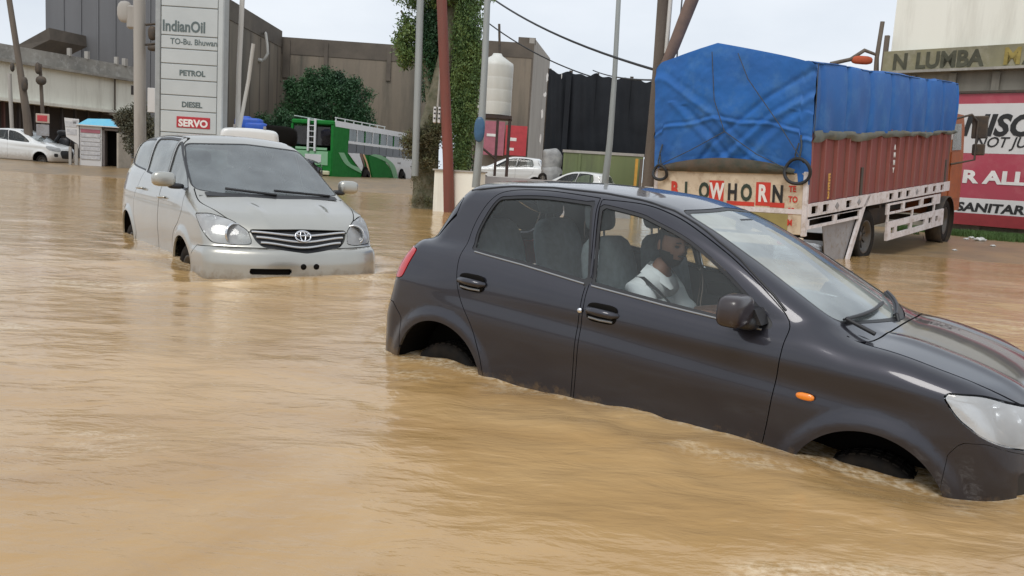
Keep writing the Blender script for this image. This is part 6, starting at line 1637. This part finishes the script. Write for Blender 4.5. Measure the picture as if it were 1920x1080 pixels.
leaf_cloud('crown', [blob(800, -20, 70, 40, 23.8, 2, 1.2), blob(765, 70, 18, 45, 23.7, .6), blob(752, 78, 9, 22, 23.6, .2), blob(762, 108, 12, 18, 23.6, .25), blob(860, -20, 70, 40, 23.8, 2, 1.2)], 16000, .045, M_LEAFY, tr)
leaf_cloud('ivy', [blob(790, 262, 36, 22, 23.1, 1.2), blob(768, 278, 14, 22, 23.1, .4), blob(815, 245, 18, 30, 23.1, .7), blob(800, 300, 20, 18, 23.1, .4)], 7000, .034, M_LEAFB, tr)
leaf_cloud('moss', [blob(795, 330, 24, 60, 23.15, 1, .25), blob(797, 378, 27, 14, 23.15, .6, .3)], 5000, .022, M_LEAFB, tr)
# big dark shrub before the warehouse wall
def bush(name, label, px, py, Y, parts, n, size, m_, dead=None):
    o = empty(name, tuple(P(px, py, Y)), 0, label, 'shrub'); c0 = Vector(o.location); k = Y / FPX
    rs_ = random.Random(px); parts = parts + [(a + rx * 1.02 * math.cos(t_), c - ry * 1.02 * abs(math.sin(t_)), rs_.uniform(7, 15), rs_.uniform(7, 15)) for (a, c, rx, ry) in parts[:4] for t_ in [rs_.uniform(.2, 2.9) for _ in range(6)]]
    leaf_cloud('foliage', [(tuple(P(a, c, Y) - c0), (rx * k, min(rx, ry) * k * .9, ry * k), rx * ry) for a, c, rx, ry in parts], n, size, m_, o)
    segs = []
    for a, c, rx, ry in parts[:7]:
        e_ = P(a, c, Y) - c0; segs.append(([(0, 0, -.4), tuple(e_ * .5 + Vector((.05, 0, -.1))), tuple(e_)], [.09, .05, .02]))
    branches('stem', segs, M_BARK, o); return o
bush('large_dark_shrub', 'large dark green shrub against the brown warehouse wall, behind the green bus', 610, 290, 54, [(610, 185, 60, 42), (570, 190, 40, 36), (655, 195, 38, 38), (600, 160, 34, 22), (640, 165, 30, 22), (555, 225, 45, 36), (610, 230, 80, 36), (680, 225, 24, 34), (575, 155, 14, 12), (660, 158, 14, 14)], 42000, .075, M_LEAFS)
bush('dry_grey_green_bush', 'drab olive bush growing between the kiosk and the concrete post', 258, 300, 34, [(255, 250, 22, 30), (268, 225, 16, 24), (240, 235, 14, 20), (262, 275, 26, 20), (283, 255, 12, 30)], 9000, .05, mat('drab_leaf', (.07, .075, .045), rough=.8, col2=(.12, .115, .08), vscale=2))
bush('far_dark_hedge', 'dark hedge behind the white van, right of the blue bundle', 520, 285, 50, [(520, 240, 34, 28), (545, 255, 26, 26), (500, 262, 25, 20)], 8000, .075, M_LEAFS)

# ------------------------------------------------------------------ green and white bus
C0 = plan(623, 44); C1 = plan(772, 56)
bus = empty('green_bus', (C0.x, C0.y, .80), math.atan2(C1.y - C0.y, C1.x - C0.x), 'green and white bus with rear ladder and swooping stripes, beyond the silver people carrier', 'bus')
BL = (C1 - C0).length; BH = 2.9
def bb_(name, lo, hi, m_, par=bus, bev=0.0):
    b = MB(); b.box(lo, hi, bev=bev); return b.build(name, m_, par)
BW = 2.35
b = MB(); b.box((0, 0, .0), (BL, BW, 1.36), bev=.05); b.box((0, 0, 2.66), (BL, BW, BH), bev=.06); b.box((0, 0, 1.36), (.12, .12, 2.66)); b.box((BL - .1, 0, 1.36), (BL, BW, 2.66)); b.box((0, BW - .12, 1.36), (.12, BW, 2.66)); b.box((0, BW - .05, 1.36), (BL, BW, 1.8)); b.box((0, .0, 1.30), (BL, BW, 1.36)); b.build('body', M_GREEN, bus)
bb_('front_side_panel', (BL * .62, -.012, .02), (BL + .02, .0, 1.34), M_BUSW)
bb_('roof_edge', (.2, -.03, 2.62), (BL, .02, 2.92), M_BUSW); bb_('rear_corner_panel', (-.02, -.022, .02), (1.9, -.003, 2.7), M_GREEN)
bb_('window_rail', (1.9, -.035, 1.84), (BL * .93, .0, 1.98), M_BUSW); bb_('window_rail', (1.9, -.02, 1.34), (BL * .93, .0, 1.42), M_BUSD)
ncol = 8
for i in range(ncol):
    x = 1.95 + (BL * .9 - 1.95) * i / ncol; w = (BL * .9 - 1.95) / ncol
    bb_('window', (x + .05, .01, 1.98), (x + w - .05, .03, 2.62), M_BUSG); bb_('window', (x + .03, .01, 1.42), (x + w - .03, .03, 1.84), M_BUSD)
    bb_('window_post', (x - .04, -.025, 1.98), (x + .04, .03, 2.62), M_BUSW if i % 2 else M_GREEN)
bb_('cab_window', (BL * .93, .01, 1.42), (BL - .12, .03, 2.5), M_BUSD); bb_('cab_post', (BL * .905, -.02, 1.3), (BL * .93, .03, 2.7), M_BUSW)
for y0, y1 in ((.16, 1.05), (1.15, BW - .2)): bb_('rear_window', (-.02, y0, 1.62), (.0, y1, 2.55), M_BUSD)
bb_('rear_panel', (-.03, .25, .62), (-.001, BW - .25, 1.32), M_GREEL); bb_('rear_beading', (-.045, .3, 1.38), (-.005, BW - .3, 1.50), M_GREEL); bb_('bumper', (-.22, .1, .12), (-.02, BW - .1, .34), mat('cream_bus_bumper', (.6, .6, .42), rough=.4), bev=.04)
bb_('number_plate', (-.06, .6, .75), (-.032, 1.5, 1.15), M_BUSW)
ld = bpy.data.objects.new('ladder', None); link(ld, bus)
for y in (.95, 1.32): bb_('ladder_rail', (-.14, y - .05, 1.3), (-.05, y + .05, 2.95), M_BUSW, ld)
for z in np.arange(1.45, 2.9, .28): bb_('rung', (-.12, .95, z), (-.07, 1.32, z + .04), M_BUSW, ld)
rk = bpy.data.objects.new('roof_rack', None); link(rk, bus)
bb_('rack_rail', (.3, .02, 3.05), (BL * .6, .07, 3.10), M_BUSW, rk); bb_('rack_rail', (.3, BW - .07, 3.05), (BL * .6, BW - .02, 3.10), M_BUSW, rk)
for x in np.linspace(.35, BL * .59, 7): bb_('rack_post', (x, .02, 2.9), (x + .05, .07, 3.05), M_BUSW, rk)
def swoosh(name, pts, m_, d):
    b = MB(); b.prism([tuple(p) for p in spline(pts, 5)], -.012 - d, -.022 - d); return b.build(name, m_, bus)
u = BL / 147.0; h1 = 1.36 / 50.0
def S(px, py): return ((px - 623) * u * (1 + .25 * ((px - 623) / 147.0 - 1) * .8), max(.0, (328 - py)) * h1 * (1 + .15 * (px - 623) / 147))
swoosh('stripe', [S(633, 280), S(633, 280), S(645, 300), S(660, 310), S(676, 318), S(676, 318), S(672, 308), S(655, 300), S(643, 280), S(643, 280)], M_GREEL, .012)
swoosh('stripe', [S(650, 280), S(650, 280), S(665, 300), S(676, 314), S(676, 314), S(678, 300), S(671, 280), S(671, 280)], M_BUSW, .014)
swoosh('stripe', [S(671, 282), S(671, 282), S(680, 300), S(688, 326), S(688, 326), S(675, 326), S(675, 326), S(682, 310), S(676, 282)], M_BUSB, .016)
swoosh('stripe', [S(680, 282), S(680, 282), S(687, 300), S(694, 327), S(694, 327), S(691, 327), S(691, 327), S(684, 300), S(677, 282)], M_BUSO, .018)
swoosh('stripe', [S(690, 282), S(690, 282), S(712, 290), S(726, 300), S(736, 327), S(736, 327), S(744, 327), S(744, 327), S(736, 300), S(716, 284), S(700, 280)], M_GREEL, .020)
swoosh('swoop_panel', [S(700, 283), S(700, 283), S(720, 296), S(730, 310), S(735, 327), S(735, 327), S(697, 327), S(697, 327), S(690, 300), S(688, 284)], M_GREEN, .012)
text_mesh('painted_word', 'TOURIST', .16, M_GREYP, bus, Matrix.Translation((BL * .78, -.016, .95)) @ Matrix(((1, 0, 0, 0), (0, 0, -1, 0), (0, 1, 0, 0), (0, 0, 0, 1))), depth=.003)
for x in (BL * .36, BL * .845):
    b = MB(); b.prism([(x + .52 * math.cos(a), .12 + .56 * math.sin(a)) for a in np.linspace(0, math.pi, 16)], -.045, -.018); b.build('wheel_arch', M_DARK, bus)
    b = MB(); b.lathe([(.2, -.1), (.44, -.12), (.47, 0), (.44, .12), (.2, .1)], 24, M=Matrix.Translation((x, -.05, .05)), axis='y'); b.build('tyre', M_RUB, bus)

# ------------------------------------------------------------------ other white cars
P_WHT = car_paint('white_car_paint', (.70, .71, .70), 0.0, .35, col2=(.66, .67, .66), z0=.35, z1=.55)
wc = empty('far_hatchback', label='white hatchback seen side on at the far left edge, wheels in shallow water', cat='car', group='white cars in the distance')
build_hatch(wc, P_WHT, .06, detail=False)
wp = P(50, 296, 38); wc.matrix_world = Matrix.Translation((wp.x, wp.y, .62)) @ Matrix.Rotation(R(-8), 4, 'Z') @ Matrix.Scale(1.04, 4)
bpy.context.view_layer.update(); index_children()
w2 = copy_tree(wc); w2['label'] = 'white hatchback beyond the water tank stand, parked before the brown block'; p = P(958, 320, 40); w2.matrix_world = Matrix.Translation((p.x, p.y, .88)) @ Matrix.Rotation(R(176), 4, 'Z')
w3 = copy_tree(wc); w3['label'] = 'white hatchback half hidden beside the green boundary wall'; p = P(1082, 335, 31); w3.matrix_world = Matrix.Translation((p.x, p.y, .52)) @ Matrix.Rotation(R(150), 4, 'Z') @ Matrix.Scale(.86, 4)
cv = empty('covered_cart', tuple(P(1032, 340, 33)), 0, 'grey covered cart with dark wheels left of the black screen post', 'cart')
M_GCOV = mat('grey_crumpled_cover', (.36, .36, .35), rough=.8, col2=(.22, .22, .22), vscale=4, bump=.8, bscale=8)
b = MB(); superq(b, (0, 0, .72), (.38, .6, .52), .5, 20); superq(b, (.05, -.1, .25), (.42, .6, .34), .5, 18); b.v = [(x + .04 * math.sin(9 * z), y, z + .03 * math.sin(11 * x)) for x, y, z in b.v]; b.build('cover', M_GCOV, cv)
for x in (-.32, .34):
    b = MB(); b.lathe([(.08, -.05), (.17, -.05), (.19, 0), (.17, .05), (.08, .05)], 16, M=Matrix.Translation((x, -.62, .12)), axis='y'); b.build('wheel', M_RUB, cv)
# white van with roof fittings, seen end on behind the people carrier
vn = empty('white_van', tuple(P(467, 300, 25)), R(17), 'tall white van standing end on behind the silver people carrier', 'van')
def van_F(x, y, z):
    s_ = smax(np.abs(x) - (.86 - .10 * sstep(.9, 2.0, z)), np.abs(y - 1.9) - 1.9, .16); return smax(smax(s_, z - (1.62 - .04 * (x / .8) ** 2), .14), -.7 - z, .1)
rest = surf_net(van_F, (-1, -.2, -.8), (1, 4, 1.8), .09)
gwv = sdf2(rounded([(-.62, .72), (.62, .72), (.56, 1.22), (-.56, 1.22)], .08)); fv = lambda x, y, z: np.maximum(gwv(x, z), y - .8)
gls = clip(rest, fv); rest = clip(rest, lambda x, y, z: -fv(x, y, z))
vz0 = zat(467, 240, 25) - vn.location[2] - 1.62
vb = shell_part('body', rest, P_WHT, vn, skirt=.02); vb.location = (0, 0, vz0); vg = shell_part('rear_window', gls, M_BUSD, vn, skirt=.01, offset=-.01); vg.location = (0, 0, vz0)
for x in (-.42, .42):
    b = MB(); b.box((x - .04, .1, 1.60), (x + .04, .4, 1.70), bev=.01); o = b.build('roof_bracket', M_GREYP, vn); o.location = (0, 0, vz0)
dk = empty('dark_car', tuple(P(530, 300, 42)), R(10), 'dark vehicle beyond the white van', 'car')
index_children()
for ch in ALLCH.get(wc.name, []):
    if ch.name.split('.')[0] in ('body', 'door', 'bonnet', 'windscreen', 'tailgate', 'front_bumper', 'rear_bumper'):
        c = ch.copy(); COL.objects.link(c); c.parent = dk
        if c.data and ch.name.split('.')[0] != 'windscreen': c.data = c.data.copy(); c.data.materials.clear(); c.data.materials.append(P_BLACK)
dk.scale = (1, 1, 1.15)
dk.location[2] = .55
